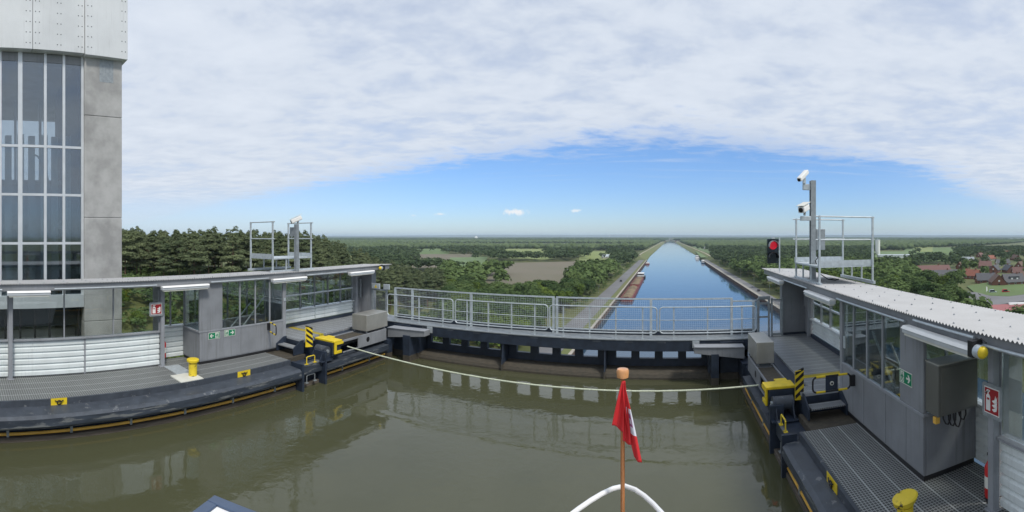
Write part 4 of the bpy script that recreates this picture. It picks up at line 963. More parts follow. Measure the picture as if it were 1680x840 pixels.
fo = fl.build('flag', ['flag_red', 'flag_white', 'flag_print'], None, smooth='all'); tag(fo, 'red flag with white lettered patch hanging limp on the jackstaff', 'flag')
sm_ = fo.modifiers.new('s', 'SOLIDIFY'); sm_.thickness = .002
dk = thing('deck_awning', 'dark blue framed awning corner low on the boat deck', 'awning', (-2.6, 1.3, 2.5))
A0 = Vector((-2.9, 1.80, 2.6)); e1 = Vector((.37, .15, 0)).normalized(); e2 = Vector((.10, -.26, 0)).normalized()
def quad(o0, l1, l2, ins, z0, z1, b, m_=0):
    p = [A0+e1*ins+e2*ins, A0+e1*(l1-ins)+e2*ins, A0+e1*(l1-ins)+e2*(l2-ins), A0+e1*ins+e2*(l2-ins)]
    b.hexa([(v.x, v.y, z0) for v in p]+[(v.x, v.y, z1) for v in p])
b = MB(); 
for (o1, o2, l1, l2) in ((0, 0, 1.9, .09), (0, .09, .09, 1.5), (1.81, .09, .09, 1.5), (0, 1.59, 1.9, .09)):
    p = [A0+e1*o1+e2*o2, A0+e1*(o1+l1)+e2*o2, A0+e1*(o1+l1)+e2*(o2+l2), A0+e1*o1+e2*(o2+l2)]
    b.hexa([(v.x, v.y, 2.53) for v in p]+[(v.x, v.y, 2.60) for v in p])
b.build('frame', 'boat_blue', dk, bevel=.006)
b = MB(); quad(0, 1.9, 1.68, .092, 2.555, 2.585, b); b.build('panel', 'boat_white', dk)
b = MB()
for (o1, o2) in ((.05, .05), (1.84, .05), (.05, 1.6), (1.84, 1.6)):
    p = A0+e1*o1+e2*o2; b.cyl((p.x, p.y, 1.1), (p.x, p.y, 2.53), .025, 8)
b.each('support', 'boat_white', dk)

# ================================================================== TOWER
tw_ = thing('lift_tower', 'concrete lift tower with tall glazing and riveted pale cladding', 'tower', (-20, 0, -38))
TX = -16.0
b = MB()
for (z0, z1) in ((-38, -2.4), (-2.385, 1.4), (1.415, 5.28), (5.295, 9.1), (9.115, 11.35)): b.box(TX-1.2, TX, 4.32, 5.80, z0, z1)
b.box(TX-1.15, TX-.03, 4.36, 5.78, -38, 11.35); b.each('corner_pillar', 'concrete', tw_, bevel=.02)
b = MB(); b.box(TX-10, TX-1.2, 5.2, 5.7, -38, 11.4); b.box(TX-10, TX-9.5, -14, 5.2, -38, 4); b.box(TX-10, TX, -14.4, -14, -38, 11.4); b.each('side_wall', 'concrete', tw_)
b = MB(); b.box(TX-.02, TX+.004, 4.9, 5.45, 10.4, 11.25); b.build('patch', 'galv_dull', tw_)
b = MB(); zt0 = 11.33
segs = [-12, -9, -6, -3, -.45, 2.35, 4.28, 5.95]
for ya, yb in zip(segs[:-1], segs[1:]):
    off = .16 if ya != 4.28 else .24
    b.box(TX-.4, TX+off, ya+.008, yb-.008, zt0-(.0 if ya < 4 else .06), 16.0)
b.each('cladding', 'cladding', tw_, bevel=.01)
b = MB(); b.box(TX-10, TX-.35, -14, 5.93, 11.4, 15.9); b.build('head_block', 'concrete', tw_)
b = MB()
for ya, yb in zip(segs[:-1], segs[1:]):
    off = .16 if ya != 4.28 else .24
    for y in (ya+.10, ya+.24, (ya+yb)/2-.06, (ya+yb)/2+.07, yb-.24, yb-.10):
        if ya == 4.28 and abs(y-(ya+yb)/2) < .2: continue
        for z in np.arange(11.55, 13.6, .38): b.box(TX+off, TX+off+.006, y-.016, y+.016, z-.016, z+.016)
b.build('rivets', 'dark_int', tw_)['kind'] = 'stuff'
vm = [(-3.1, .05), (-1.7, .05), (-.3, .05), (1.95-.75, .05), (1.93, .12), (2.86, .06), (3.56, .06), (4.28, .07)]
hzs = [2.4, 4.33, 6.12, 7.90, 11.3]
b = MB()
for (y, w2) in vm: b.box(TX-.25, TX-.13, y-w2/2-.02, y+w2/2+.02, 2.4, 11.33)
for ya, yb in zip(vm[:-1], vm[1:]):
    for z in hzs[1:-1]: b.box(TX-.24, TX-.14, ya[0]+ya[1]/2+.021, yb[0]-yb[1]/2-.021, z-.045, z+.045)
b.each('mullion', 'alu', tw_)
b = MB(); b.box(TX-.19, TX-.18, -3.1, 4.25, 2.4, 11.3); b.build('glazing', 'glass_tower', tw_)
b = MB(); b.box(TX-.5, TX-.16, -13, 4.31, 11.0, 11.31); b.build('head_beam', 'steel_grey', tw_)
b = MB(); b.box(TX-.6, TX-.05, -13, 4.31, 1.95, 2.42); b.build('sill_beam', 'alu', tw_)
# inside: machinery, ducts, pale columns
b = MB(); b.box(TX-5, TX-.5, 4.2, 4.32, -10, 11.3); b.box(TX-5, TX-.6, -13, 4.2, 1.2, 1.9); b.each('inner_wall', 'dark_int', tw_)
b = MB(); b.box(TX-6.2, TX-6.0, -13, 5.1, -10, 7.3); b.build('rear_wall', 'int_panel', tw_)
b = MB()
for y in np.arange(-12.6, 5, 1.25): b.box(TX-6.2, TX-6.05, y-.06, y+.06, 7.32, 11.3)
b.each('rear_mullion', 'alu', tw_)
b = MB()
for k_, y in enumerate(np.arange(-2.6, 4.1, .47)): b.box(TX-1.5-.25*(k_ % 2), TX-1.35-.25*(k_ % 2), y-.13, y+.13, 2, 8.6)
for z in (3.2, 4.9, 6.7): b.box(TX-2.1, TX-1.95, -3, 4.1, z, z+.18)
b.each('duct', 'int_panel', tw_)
b = MB()
for y in (2.6,): b.tube([(TX-1.3, y+1.0*math.sin(a), 2.6+5.2*math.cos(a)) for a in np.linspace(0, 1.5, 12)], .04, 6)
b.each('cable_arc', 'alu', tw_)
b = MB()
for y in np.arange(-3, 4.2, .55): b.box(TX-.35, TX-.25, y-.035, y+.035, -3.5, 1.95)
b.each('bar', 'black', tw_)
b = MB(); b.box(TX-1.1, TX-1.0, -13, 4.3, -6, 1.0); b.build('recess_wall', 'galv_dull' if False else 'concrete', tw_)

# ================================================================== FAR THINGS ALONG THE CANAL
def wallbox(name, lb, pts, z0, z1, th, m, cap):
    t_ = thing(name, lb, 'wall', (pts[0][0], pts[0][1], z0)); b = MB(); c = MB()
    for (a, b2) in zip(pts[:-1], pts[1:]):
        a, b2 = Vector((a[0], a[1], 0)), Vector((b2[0], b2[1], 0)); d = (b2-a); L_ = d.length; d.normalize(); nn_ = Vector((d.y, -d.x, 0))
        n = int(L_/1.6); 
        prof = []
        for i in range(n+1):
            p = a+d*L_*i/n; o_ = .22 if (i//1) % 2 else -.22; prof.append(p+nn_*o_)
        q = [(p.x, p.y, z0) for p in prof]+[(p.x, p.y, z1) for p in prof]; k = len(prof)
        b.add(q, [(i, i+1, k+i+1, k+i) for i in range(k-1)])
        c.hexa([(a.x-nn_.x*.6, a.y-nn_.y*.6, z1), (a.x+nn_.x*.5, a.y+nn_.y*.5, z1), (b2.x+nn_.x*.5, b2.y+nn_.y*.5, z1), (b2.x-nn_.x*.6, b2.y-nn_.y*.6, z1)]+[(a.x-nn_.x*.6, a.y-nn_.y*.6, z1+.35), (a.x+nn_.x*.5, a.y+nn_.y*.5, z1+.35), (b2.x+nn_.x*.5, b2.y+nn_.y*.5, z1+.35), (b2.x-nn_.x*.6, b2.y-nn_.y*.6, z1+.35)])
    b.build('sheet_piling', m, t_); c.build('capping_beam', cap, t_)
wallbox('quay_wall', 'rusty sheet pile wall with pale cap along the barge-side quay', [(-32.2, 60), (-32.2, 300), (-33.2, 758)], -41, QZ+.1, .4, 'sheet_pile', 'quay_cap')
wallbox('quay_wall', 'rusty sheet pile wall with pale cap along the village-side quay', [(61.7, 768), (61.7, 214), (64.5, 203)], -41, QZ+.1, .4, 'sheet_pile', 'quay_cap')
def barge(y0, y1, x0, x1, lb, heap):
    t_ = thing('cargo_barge', lb, 'barge', ((x0+x1)/2, (y0+y1)/2, SEA), 'sand barges moored at the barge-side quay')
    L_ = y1-y0; wd = (x1-x0); b = MB()
    pl_ = [(x0, y0+2), (x0+1.2, y0), (x1-1.2, y0), (x1, y0+2), (x1, y1-1), (x0, y1-1)]
    b.prism(pl_, (0, 0, 0), (1, 0, 0), (0, 1, 0), (0, 0, 1), SEA-.8, SEA+1.5); b.build('hull', 'barge_red', t_)
    b = MB(); 
    for (a, c, d, e_) in ((x0+.2, x0+.55, y0+4, y1-5), (x1-.55, x1-.2, y0+4, y1-5), (x0+.56, x1-.56, y0+4, y0+4.4), (x0+.56, x1-.56, y1-5.4, y1-5)): b.box(a, c, d, e_, SEA+1.51, SEA+2.4)
    b.each('hatch_coaming', 'barge_red', t_)
    b = MB(); n = 30; q = []
    for i in range(n+1):
        y = y0+4.5+(L_-10)*i/n
        for j in range(9):
            u = j/8; x = x0+.6+(wd-1.2)*u
            q.append((x, y, SEA+1.75+heap*math.sin(math.pi*u)*(.75+.25*math.sin(i*1.1))+.25*random.random()*(0 < j < 8)))
    b.add(q, [(i*9+j, i*9+j+1, (i+1)*9+j+1, (i+1)*9+j) for i in range(n) for j in range(8)]); b.build('sand_load', 'cargo_sand', t_)
barge(288, 364, -30.4, -22.2, 'nearer red barge heaped with brown sand at the barge-side quay', 1.3)
barge(368, 446, -30.4, -22.4, 'farther red barge heaped with brown sand next to the pusher tug', .9)
def boat(y0, y1, xc, wd, z, lb, hullm, cabm, cab=(.15, .5), hh=1.2, ch=2.2, cat='boat'):
    t_ = thing('motor_boat', lb, cat, (xc, y0, SEA)); b = MB(); L_ = y1-y0
    pts_ = [(xc-wd/2, y0), (xc+wd/2, y0), (xc+wd/2, y0+L_*.7), (xc+wd*.25, y0+L_*.93), (xc, y1), (xc-wd*.25, y0+L_*.93), (xc-wd/2, y0+L_*.7)]
    b.prism(pts_, (0, 0, 0), (1, 0, 0), (0, 1, 0), (0, 0, 1), SEA-.5, SEA+hh); b.build('hull', hullm, t_)
    b = MB(); b.box(xc-wd*.36, xc+wd*.36, y0+L_*cab[0], y0+L_*cab[1], SEA+hh, SEA+hh+ch); b.build('deckhouse', cabm, t_, bevel=.15)
    b = MB(); b.box(xc-wd*.365, xc+wd*.365, y0+L_*cab[0]-.02, y0+L_*cab[1]+.02, SEA+hh+ch*.45, SEA+hh+ch*.8); b.build('window', 'window_dark', t_)
    b = MB(); b.cyl((xc, y0+L_*.4, SEA+hh+ch), (xc, y0+L_*.4, SEA+hh+ch+2.5), .08, 6); b.build('mast', 'white', t_)
boat(450, 472, -26, 9, 0, 'dark pusher tug with white wheelhouse behind the sand barges', 'black', 'white', (.1, .6), 1.8, 3.4, 'tug')
boat(668, 694, -28.5, 6, 0, 'small work boat moored at the far end of the barge-side quay', 'barge_red', 'white', (.1, .5))
boat(700, 722, 58.5, 6, 0, 'blue hulled white boat moored at the far end of the village-side quay', 'boat_blue', 'white', (.1, .7), 1.4, 2.6)
boat(850, 880, 60, 8, 0, 'white motor yacht passing beyond the village-side quay', 'white', 'white', (.1, .75), 1.8, 3.4)
# quay lamps
def lamp(x, y, z, lb, h=9, grp='tall lamp posts on the village-side quay', arm=-1.5):
    t_ = thing('street_lamp', lb, 'street lamp', (x, y, z), grp)
    b = MB(); b.tube([(x, y, z), (x, y, z+h)], [.11, .06], 8); b.build('pole', 'galv_dull', t_)
    b = MB(); b.box(x+min(0, arm), x+max(0, arm), y-.18, y+.18, z+h, z+h+.14); b.build('lamp_head', 'galv_dull', t_)
for y in (250, 300, 355, 420, 500, 590, 690): lamp(71.0, y, QZ, 'slim grey lamp post on the village-side quay road')
for y in (240, 310, 395, 490, 600): lamp(-47.5, y, QZ, 'slim grey lamp post beside the barge-side quay road', 5, 'low lamp posts on the barge-side quay', 1.0)
lamp(*onZ(1590, 499, GZ), GZ, 'slim lamp post beside the village road junction', 7, 'village lamps')
# far bridge and turbines, dome, silo
br = thing('road_bridge', 'low pale road bridge crossing the canal far away', 'bridge', (30, 3420, -38))
b = MB(); b.box(-70, 140, 3415, 3425, -29.5, -27.5); b.build('bridge_deck', 'render_wall', br)
b = MB(); b.box(-14, -6, 3414, 3426, -38, -29.5); b.box(66, 74, 3414, 3426, -38, -29.5); b.each('abutment', 'brick', br)
b = MB()
for yy_ in (3414, 3426): b.tube([(-4+68*k/16, yy_, -27.5+9*math.sin(math.pi*k/16)) for k in range(17)], .7, 6)
b.each('arch', 'white', br)
br = thing('road_bridge', 'farther arched white bridge beyond the first bridge', 'bridge', (60, 4600, -38))
b = MB(); b.box(-120, 260, 4595, 4605, -29, -26.5); b.tube([(20+90*k/16, 4596, -26.5+13*math.sin(math.pi*k/16)) for k in range(17)], 1.0, 6); b.tube([(20+90*k/16, 4604, -26.5+13*math.sin(math.pi*k/16)) for k in range(17)], 1.0, 6); b.build('bridge_span', 'white', br)
for k, (pxx, lb) in enumerate(((1000, 'distant white wind turbine'), (1029, 'distant white wind turbine'), (1036, 'distant white wind turbine'), (1060, 'distant white wind turbine'))):
    th = (pxx-X0)/F; d = 9000+400*k; x, y = d*math.sin(th), d*math.cos(th)
    t_ = thing('wind_turbine', lb, 'wind turbine', (x, y, GZ), 'wind turbines on the horizon')
    b = MB(); b.tube([(x, y, GZ), (x, y, GZ+72)], [3.0, 1.8], 8); b.build('mast', 'white', t_)
    b = MB(); b.box(x-2, x+2, y-4, y+4, GZ+72, GZ+76); b.build('nacelle', 'white', t_)
    for a in (k*.5+0, k*.5+2.094, k*.5+4.19): b = MB(); b.tube([(x, y-5, GZ+74), (x+34*math.sin(a), y-5, GZ+74+34*math.cos(a))], [1.6, .5], 6); b.build('blade', 'white', t_)
dm = thing('radar_dome', 'tiny white dome building on the horizon', 'dome', (0, 0, 0)); th = (781-X0)/F; x, y = 7000*math.sin(th), 7000*math.cos(th)
dm.location = (x, y, GZ); ORG[dm.name] = Vector((x, y, GZ))
b = MB(); b.lathe(x, y, [(GZ, 22), (GZ+22, 24), (GZ+36, 20), (GZ+44, 10), (GZ+46, 1), (GZ+62, 1)], 16); b.build('dome_shell', 'white', dm, smooth=True)
x, y = onZ(1440, 418, GZ)
si = thing('silo', 'tall pale silo tower above the village side trees', 'silo', (x, y, GZ))
b = MB(); b.lathe(x, y, [(GZ, 5.0), (GZ+31, 5.0)], 20); b.build('shaft', 'white', si, smooth=True)
b = MB(); b.lathe(x, y, [(GZ+31.05, 5.2), (GZ+32, 5.0), (GZ+32.3, 1)], 20); b.tube([(x, y, GZ+32), (x, y, GZ+37)], .3, 6); b.build('cap', 'galv', si)

# ---- houses
HOUSES = []
def house(pxx, pyy, w_, d_, h_, rh, rot, wallm, roofm, lb, nwin=3, chim=True, dormer=False, name='brick_house', cat='house', z=GZ):
    x, y = onZ(pxx, pyy, z); HOUSES.append((x, y, max(w_, d_))); t_ = thing(name, lb, cat, (x, y, z)); t_.rotation_euler = (0, 0, rot)
    ORG[t_.name] = Vector((0, 0, 0))
    b = MB(); q = [(-w_/2, 0), (w_/2, 0), (w_/2, h_), (-w_/2, h_)]
    b.box(-w_/2, w_/2, -d_/2, d_/2, 0, h_); b.prism([(-d_/2+.1, h_), (d_/2-.1, h_), (0, h_+rh-.1)], (-w_/2+.01, 0, 0), (0, 1, 0), (0, 0, 1), (1, 0, 0), 0, w_-.02); b.build('wall', wallm, t_)
    b = MB(); ov = .6; th = .3; sl = rh/(d_/2)
    for sg in (-1, 1):
        p = [(-w_/2-ov, sg*(d_/2+ov), h_-ov*sl), (w_/2+ov, sg*(d_/2+ov), h_-ov*sl), (w_/2+ov, 0, h_+rh), (-w_/2-ov, 0, h_+rh)]
        b.hexa(p+[(a, b_, c+th) for a, b_, c in p])
    rf = b.build('roof', roofm, t_)
    if chim: c = MB().box(w_*.2, w_*.2+1, -.5, .5, h_+rh-.5, h_+rh+1.6).build('chimney', 'brick', rf)
    if dormer:
        c = MB(); c.box(-w_*.25, w_*.25, -d_*.36, -d_*.1, h_+.6, h_+rh*.72); c.build('dormer', 'slate', rf)
        for k in (-1, 1): MB().box(k*w_*.14-.8, k*w_*.14+.8, -d_*.37, -d_*.355, h_+1.0, h_+rh*.5).build('window', 'white', t_)
    for k in range(nwin):
        u = -w_/2+w_*(k+.5)/nwin
        f = MB().box(u-.75, u+.75, -d_/2-.05, -d_/2+.02, .9, 2.3).build('window', 'white', t_)
        MB().box(u-.62, u+.62, -d_/2-.08, -d_/2-.052, 1.03, 2.17).build('pane', 'window_dark', f)
    MB().box(-w_/2-.05, -w_/2+.02, -.6, .6, 0, 2.1).build('door', 'window_dark', t_)
    f = MB().box(-w_/2-.05, -w_/2+.02, -.7, .7, h_+.3, h_+1.5).build('window', 'white', t_)
    return t_
house(1596, 457, 13, 11, 3.2, 5.0, R(-65), 'brick', 'tile_orange', 'brick house with steep bright orange tiled roof')
house(1618, 464, 17, 10, 3.0, 5.0, R(-25), 'brick', 'slate', 'brick house with dark slate roof and two white skylights', dormer=False)
house(1636, 468, 14, 11, 3.2, 5.4, R(60), 'brick', 'tile_brown', 'big red brick gable house behind the lawn')
house(1661, 467, 17, 11, 3.0, 5.6, R(-18), 'brick', 'slate', 'slate roofed house with wide dormer and white windows', dormer=True)
house(1690, 463, 20, 12, 3.2, 6.0, R(-15), 'brick', 'tile_brown', 'large brown roofed house beside the wide dormer house')
house(1527, 449, 40, 14, 3.5, 5.0, R(-12), 'brick', 'tile_red', 'long brick building with reddish tiled roof')
house(1543, 458, 32, 12, 3.5, 4.6, R(-12), 'brick', 'slate', 'long brick building with weathered grey roof')
house(1645, 436, 18, 10, 4.0, 4.5, R(-20), 'render_wall', 'slate', 'white rendered house with white gables behind the slate roofs')
house(1615, 440, 16, 11, 3.2, 5.5, R(-30), 'brick', 'tile_red', 'house with dull red roof behind the dark hedge')
house(1656, 419, 22, 12, 3.2, 6, R(-40), 'brick', 'tile_orange', 'far orange roofed house among the trees')
house(1666, 427, 18, 11, 3.2, 5.5, R(70), 'brick', 'tile_brown', 'far brown roofed house at the village edge')
house(1675, 441, 15, 10, 3.2, 5.5, R(20), 'brick', 'tile_brown', 'brown roofed house behind the slate roofed houses')
house(1588, 429, 18, 10, 3.0, 4, R(-30), 'render_wall', 'galv_dull', 'pale low house among trees beyond the long brick buildings')
house(1466, 424, 56, 22, 6.0, 1.0, R(-20), 'white', 'galv', 'long flat white shed beside the silo', 0, False, name='storage_shed', cat='shed')
house(1000, 424, 26, 14, 3.5, 3.5, R(20), 'render_wall', 'galv', 'pale farm shed roof among trees between the canal and the fields', 2, False, name='farm_shed', cat='shed')
for (a, b_, rt, wm, rm, lb) in ((1632, 447, 35, 'brick', 'slate', 'slate roofed cottage between the white house and the dormer house'), (1600, 436, -50, 'brick', 'tile_brown', 'brown roofed cottage behind the dull red roof'),
        (1655, 447, 70, 'brick', 'slate', 'steep slate gable right behind the wide dormer house'), (1626, 427, 10, 'render_wall', 'tile_orange', 'small house with orange roof and pale walls by the hedge'), (1673, 452, -30, 'brick', 'tile_red', 'red roofed brick cottage near the brown roofed house'),
        (1608, 422, 25, 'brick', 'tile_red', 'far red roof peeping out of the trees'), (1640, 414, -15, 'render_wall', 'slate', 'far pale house under the wood edge'), (1678, 415, 30, 'brick', 'tile_orange', 'farthest orange roof of the village'), (1580, 441, 15, 'brick', 'tile_brown', 'small brown roofed house next to the bright orange roof')):
    house(a, b_, 15, 10, 3.2, 5.0, R(rt), wm, rm, lb)
for (a, b_, lb) in ((1162, 409, 'pale house behind the dike on the village side'), (1222, 412, 'white roofed greenhouse building among trees'), (1243, 410, 'pale long farm building beyond the canal side wood'), (1205, 408, 'far pale farmhouse beyond the dike meadow'), (1508, 399, 'far pale farmhouse beyond the green field')):
    house(a, b_, 24, 14, 4, 4, R(15), 'render_wall', 'galv_dull', lb, 2, False)
# red roofed shed close by on the right
x, y = onZ(1668, 520, GZ); sh = thing('boat_shed', 'pale green shed with flat pitched dusty red roof and white skylight', 'shed', (x, y, GZ)); sh.rotation_euler = (0, 0, R(-26)); ORG[sh.name] = Vector((0, 0, 0))
b = MB(); b.box(-16, 22, -7, 7, 0, 4.2); b.build('wall', 'pale_green_wall', sh)
b = MB(); b.hexa([(-16.6, -7.8, 4.2), (22.6, -7.8, 4.2), (22.6, 0, 6.2), (-16.6, 0, 6.2), (-16.6, -7.8, 4.4), (22.6, -7.8, 4.4), (22.6, 0, 6.4), (-16.6, 0, 6.4)])
b.hexa([(-16.6, 0, 6.2), (22.6, 0, 6.2), (22.6, 7.8, 4.2), (-16.6, 7.8, 4.2), (-16.6, 0, 6.4), (22.6, 0, 6.4), (22.6, 7.8, 4.4), (-16.6, 7.8, 4.4)]); b.build('roof', 'shed_roof', sh)
b = MB(); b.hexa([(-4, -1.1, 6.15), (20, -1.1, 6.15), (20, 1.1, 6.15), (-4, 1.1, 6.15), (-4, -.7, 6.95), (20, -.7, 6.95), (20, .7, 6.95), (-4, .7, 6.95)]); b.build('skylight', 'white', sh)

# ---- vehicles and people at the junction
def car(pxx, pyy, rot, bodym, lb, z=GZ+.06, L_=4.6, h_=1.6, loc=None):
    x, y = loc or onZ(pxx, pyy, z); t_ = thing('parked_car' if h_ < 2.0 else 'delivery_van', lb, 'car' if h_ < 2 else 'van', (x, y, z)); t_.rotation_euler = (0, 0, rot); ORG[t_.name] = Vector((0, 0, 0))
    b = MB(); b.prism([(-L_/2, .35), (L_/2, .35), (L_/2, .85), (L_*.28, .95), (L_*.12, h_), (-L_*.38, h_), (-L_/2, 1.0)], (0, -.88, 0), (1, 0, 0), (0, 0, 1), (0, 1, 0), 0, 1.76); b.build('body', bodym, t_, bevel=.08)
    b = MB(); b.prism([(L_*.26, .97), (L_*.14, h_-.12), (-L_*.35, h_-.12), (-L_*.42, 1.0)], (0, -.9, 0), (1, 0, 0), (0, 0, 1), (0, 1, 0), 0, 1.8); b.build('windows', 'window_dark', t_)
    for sx in (-.32, .32):
        for sy in (-.9, .72):
            b = MB(); b.cyl((L_*sx, sy, .34), (L_*sx, sy+.18, .34), .34, 14); b.build('wheel', 'tyre', t_, smooth=True)
car(1629, 480.5, R(-30), 'galv', 'light grey van parked on the lawn beside the white flag', GZ+.35, 5.4, 2.3)
car(1650, 480, R(-25), 'red', 'red vehicle with white front parked on the lawn', GZ+.35, 5.2, 2.3)
car(0, 0, R(92), 'black', 'small dark car on the barge-side quay road', QZ+.07, loc=(-40, 392))
car(0, 0, R(88), 'black', 'dark car parked near the lamp post on the village-side quay road', QZ+.07, loc=(67, 318))
x, y = onZ(1618, 482, GZ+.3); bf = thing('banner_flag', 'small white banner flag standing on the lawn', 'flag', (x, y, GZ+.3))
b = MB(); b.cyl((x, y, GZ+.3), (x, y, GZ+5.2), .05, 6); b.build('pole', 'galv', bf)
b = MB(); b.prism([(.06, 1.2), (1.3, 2.2), (1.0, 4.6), (.06, 4.8)], (x, y, GZ+.3), (1, 0, 0), (0, 0, 1), (0, 1, 0), 0, .03); b.build('cloth', 'white', bf)
def person(x, y, z, lb, top, legs, rot=0):
    me = bpy.data.meshes.new('person'); V = [(0, 0, .95), (0, 0, 1.2), (0, 0, 1.42), (0, 0, 1.54), (0, 0, 1.68), (-.2, 0, 1.40), (-.26, .03, 1.12), (-.24, .12, .88), (.2, 0, 1.40), (.26, -.03, 1.12), (.24, .06, .88), (-.1, 0, .9), (-.12, .1, .5), (-.12, .02, .06), (-.12, .16, .04), (.1, 0, .9), (.12, -.05, .5), (.12, -.18, .06), (.12, -.04, .04)]
    E = [(0, 1), (1, 2), (2, 3), (3, 4), (2, 5), (5, 6), (6, 7), (2, 8), (8, 9), (9, 10), (0, 11), (11, 12), (12, 13), (13, 14), (0, 15), (15, 16), (16, 17), (17, 18)]
    me.from_pydata(V, E, []); o = bpy.data.objects.new('person', me); col.objects.link(o); o.location = (x, y, z); o.rotation_euler = (0, 0, rot)
    sk = o.modifiers.new('skin', 'SKIN'); rr = [.15, .15, .16, .06, .105, .07, .05, .04, .07, .05, .04, .10, .07, .05, .04, .10, .07, .05, .04]
    for i, r_ in enumerate(rr): me.skin_vertices[0].data[i].radius = (r_, r_)
    me.skin_vertices[0].data[0].use_root = True
    o.modifiers.new('sub', 'SUBSURF').levels = 1
    m = bpy.data.materials.new('person_clothes'); m.use_nodes = True; t = NT(m.node_tree)
    zc3 = t.n('ShaderNodeSeparateXYZ', {0: t.n('ShaderNodeTexCoord').outputs['Object']}).outputs[2]
    c = t.mixc(t.m('GREATER_THAN', zc3, .95), legs, top); c = t.mixc(t.m('GREATER_THAN', zc3, 1.5), c, (.45, .28, .2)); c = t.mixc(t.m('GREATER_THAN', zc3, 1.70), c, (.06, .04, .03))
    p = t.n('ShaderNodeBsdfPrincipled', {'Base Color': c, 'Roughness': .8}); t.n('ShaderNodeOutputMaterial', {0: p.outputs[0]}); me.materials.append(m)
    tag(o, lb, 'person')
x, y = onZ(1619, 494, GZ+.3); person(x, y, GZ+.3, 'person in dark blue walking on the village road', (.04, .06, .14), (.03, .03, .05), .4)
x, y = onZ(1625, 493, GZ+.3); person(x, y, GZ+.3, 'person in grey walking on the village road beside the other', (.25, .25, .28), (.05, .06, .1), -.3)
person(66.9, 342, QZ+.06, 'person in white top walking on the village-side quay', (.6, .6, .6), (.05, .05, .08), 1.0)

# ================================================================== TREES
def tri_noise(a): return math.sin(a*1.7)+.5*math.sin(a*3.3+1)
def crown_quads(lobes, n, size, seed, flat_=0.0, updown=.0):
    r = np.random.default_rng(seed); vs = []; tot = sum(l[3]*l[4]*l[5] for l in lobes)
    for (cx, cy, cz, rx, ry, rz) in lobes:
        k = max(6, int(n*rx*ry*rz/tot)) if n else 0
        d = r.normal(size=(k, 3)); d /= np.linalg.norm(d, axis=1)[:, None]
        d[:, 2] = np.where(d[:, 2] < -.35, -d[:, 2]*.6, d[:, 2])
        rad = r.uniform(.62, 1.08, k)**.8
        c = np.array([cx, cy, cz])+d*np.array([rx, ry, rz])*rad[:, None]
        nrm = d+r.normal(size=(k, 3))*.27; nrm[:, 2] += .30+flat_; nrm /= np.linalg.norm(nrm, axis=1)[:, None]
        a = np.cross(nrm, r.normal(size=(k, 3))); a /= np.linalg.norm(a, axis=1)[:, None]; b = np.cross(nrm, a)
        s_ = size*r.uniform(.6, 1.35, k)[:, None]
        w1 = r.uniform(.7, 1.2, (k, 4))
        q = np.stack([c+a*s_*w1[:, :1]-b*s_*.3, c+b*s_*w1[:, 1:2]+a*s_*.2, c-a*s_*w1[:, 2:3]+b*s_*.25, c-b*s_*w1[:, 3:4]-a*s_*.1], 1)
        vs.append(q)
    return np.concatenate(vs).reshape(-1, 3)
def mesh_quads(name, v, m):
    me = bpy.data.meshes.new(name); n = len(v)//4
    me.vertices.add(len(v)); me.vertices.foreach_set('co', v.astype(np.float32).ravel())
    me.loops.add(len(v)); me.loops.foreach_set('vertex_index', np.arange(len(v), dtype=np.int32))
    me.polygons.add(n); me.polygons.foreach_set('loop_start', np.arange(0, len(v), 4, dtype=np.int32)); me.polygons.foreach_set('loop_total', np.full(n, 4, dtype=np.int32))
    me.materials.append(M[m]); me.update(calc_edges=True); return me
def broad_lobes(seed, H=14.0, Wd=5.5):
    r = random.Random(seed); L_ = [(0, 0, H*.60, Wd*.75, Wd*.75, H*.33)]
    for k in range(r.randint(6, 9)):
        a = r.uniform(0, 6.28); d = Wd*r.uniform(.35, .68); s_ = r.uniform(.30, .50)
        L_.append((math.cos(a)*d, math.sin(a)*d, H*r.uniform(.38, .84), Wd*s_, Wd*s_, H*s_*.38))
    return L_
def pine_lobes(seed, H=17.0):
    r = random.Random(seed); L_ = []
    for k in range(r.randint(16, 20)):
        u = r.random()**.9; z = H*(.30+.66*u); wd = (1-u)**.6*2.3+.8; a = r.uniform(0, 6.28)
        L_.append((math.cos(a)*wd*.5, math.sin(a)*wd*.5, z, wd*.85, wd*.85, .75))
    L_.append((0, 0, H*.97, .7, .7, 1.1)); return L_
def proto(name, crown_me, trunk_args, barkm, lb, cat, grp):
    t_ = bpy.data.objects.new(name, None); tag(t_, lb, cat, grp)
    c = bpy.data.objects.new('crown', crown_me); c.parent = t_
    b = MB(); b.tube(*trunk_args[0], 6)
    for q in trunk_args[1:]: b.tube(*q, 5)
    me = bpy.data.meshes.new('trunk'); me.from_pydata(b.v, [], b.f); me.materials.append(M[barkm])
    k = bpy.data.objects.new('trunk', me); k.parent = t_
    return t_, c, k
def trunk_for(H, seed, w_):
    r = random.Random(seed); out = [([(0, 0, -1), (r.uniform(-.2, .2), r.uniform(-.2, .2), H*.4), (r.uniform(-.3, .3), r.uniform(-.3, .3), H*.85)], [w_, w_*.75, w_*.25])]
    for k in range(5):
        a = r.uniform(0, 6.28); z = H*r.uniform(.35, .65); d = H*.18; out.append(([(0, 0, z), (math.cos(a)*d, math.sin(a)*d, z+H*.12)], [w_*.4, w_*.12]))
    return out
B_ = [(mesh_quads('broad_crown', crown_quads(broad_lobes(s_), 2300, .42, s_), 'leaf_broad'), trunk_for(14, s_, .28), s_) for s_ in range(5)]
Bf = [mesh_quads('fresh_crown', crown_quads(broad_lobes(s_), 2000, .42, s_+50), 'leaf_fresh') for s_ in range(2)]
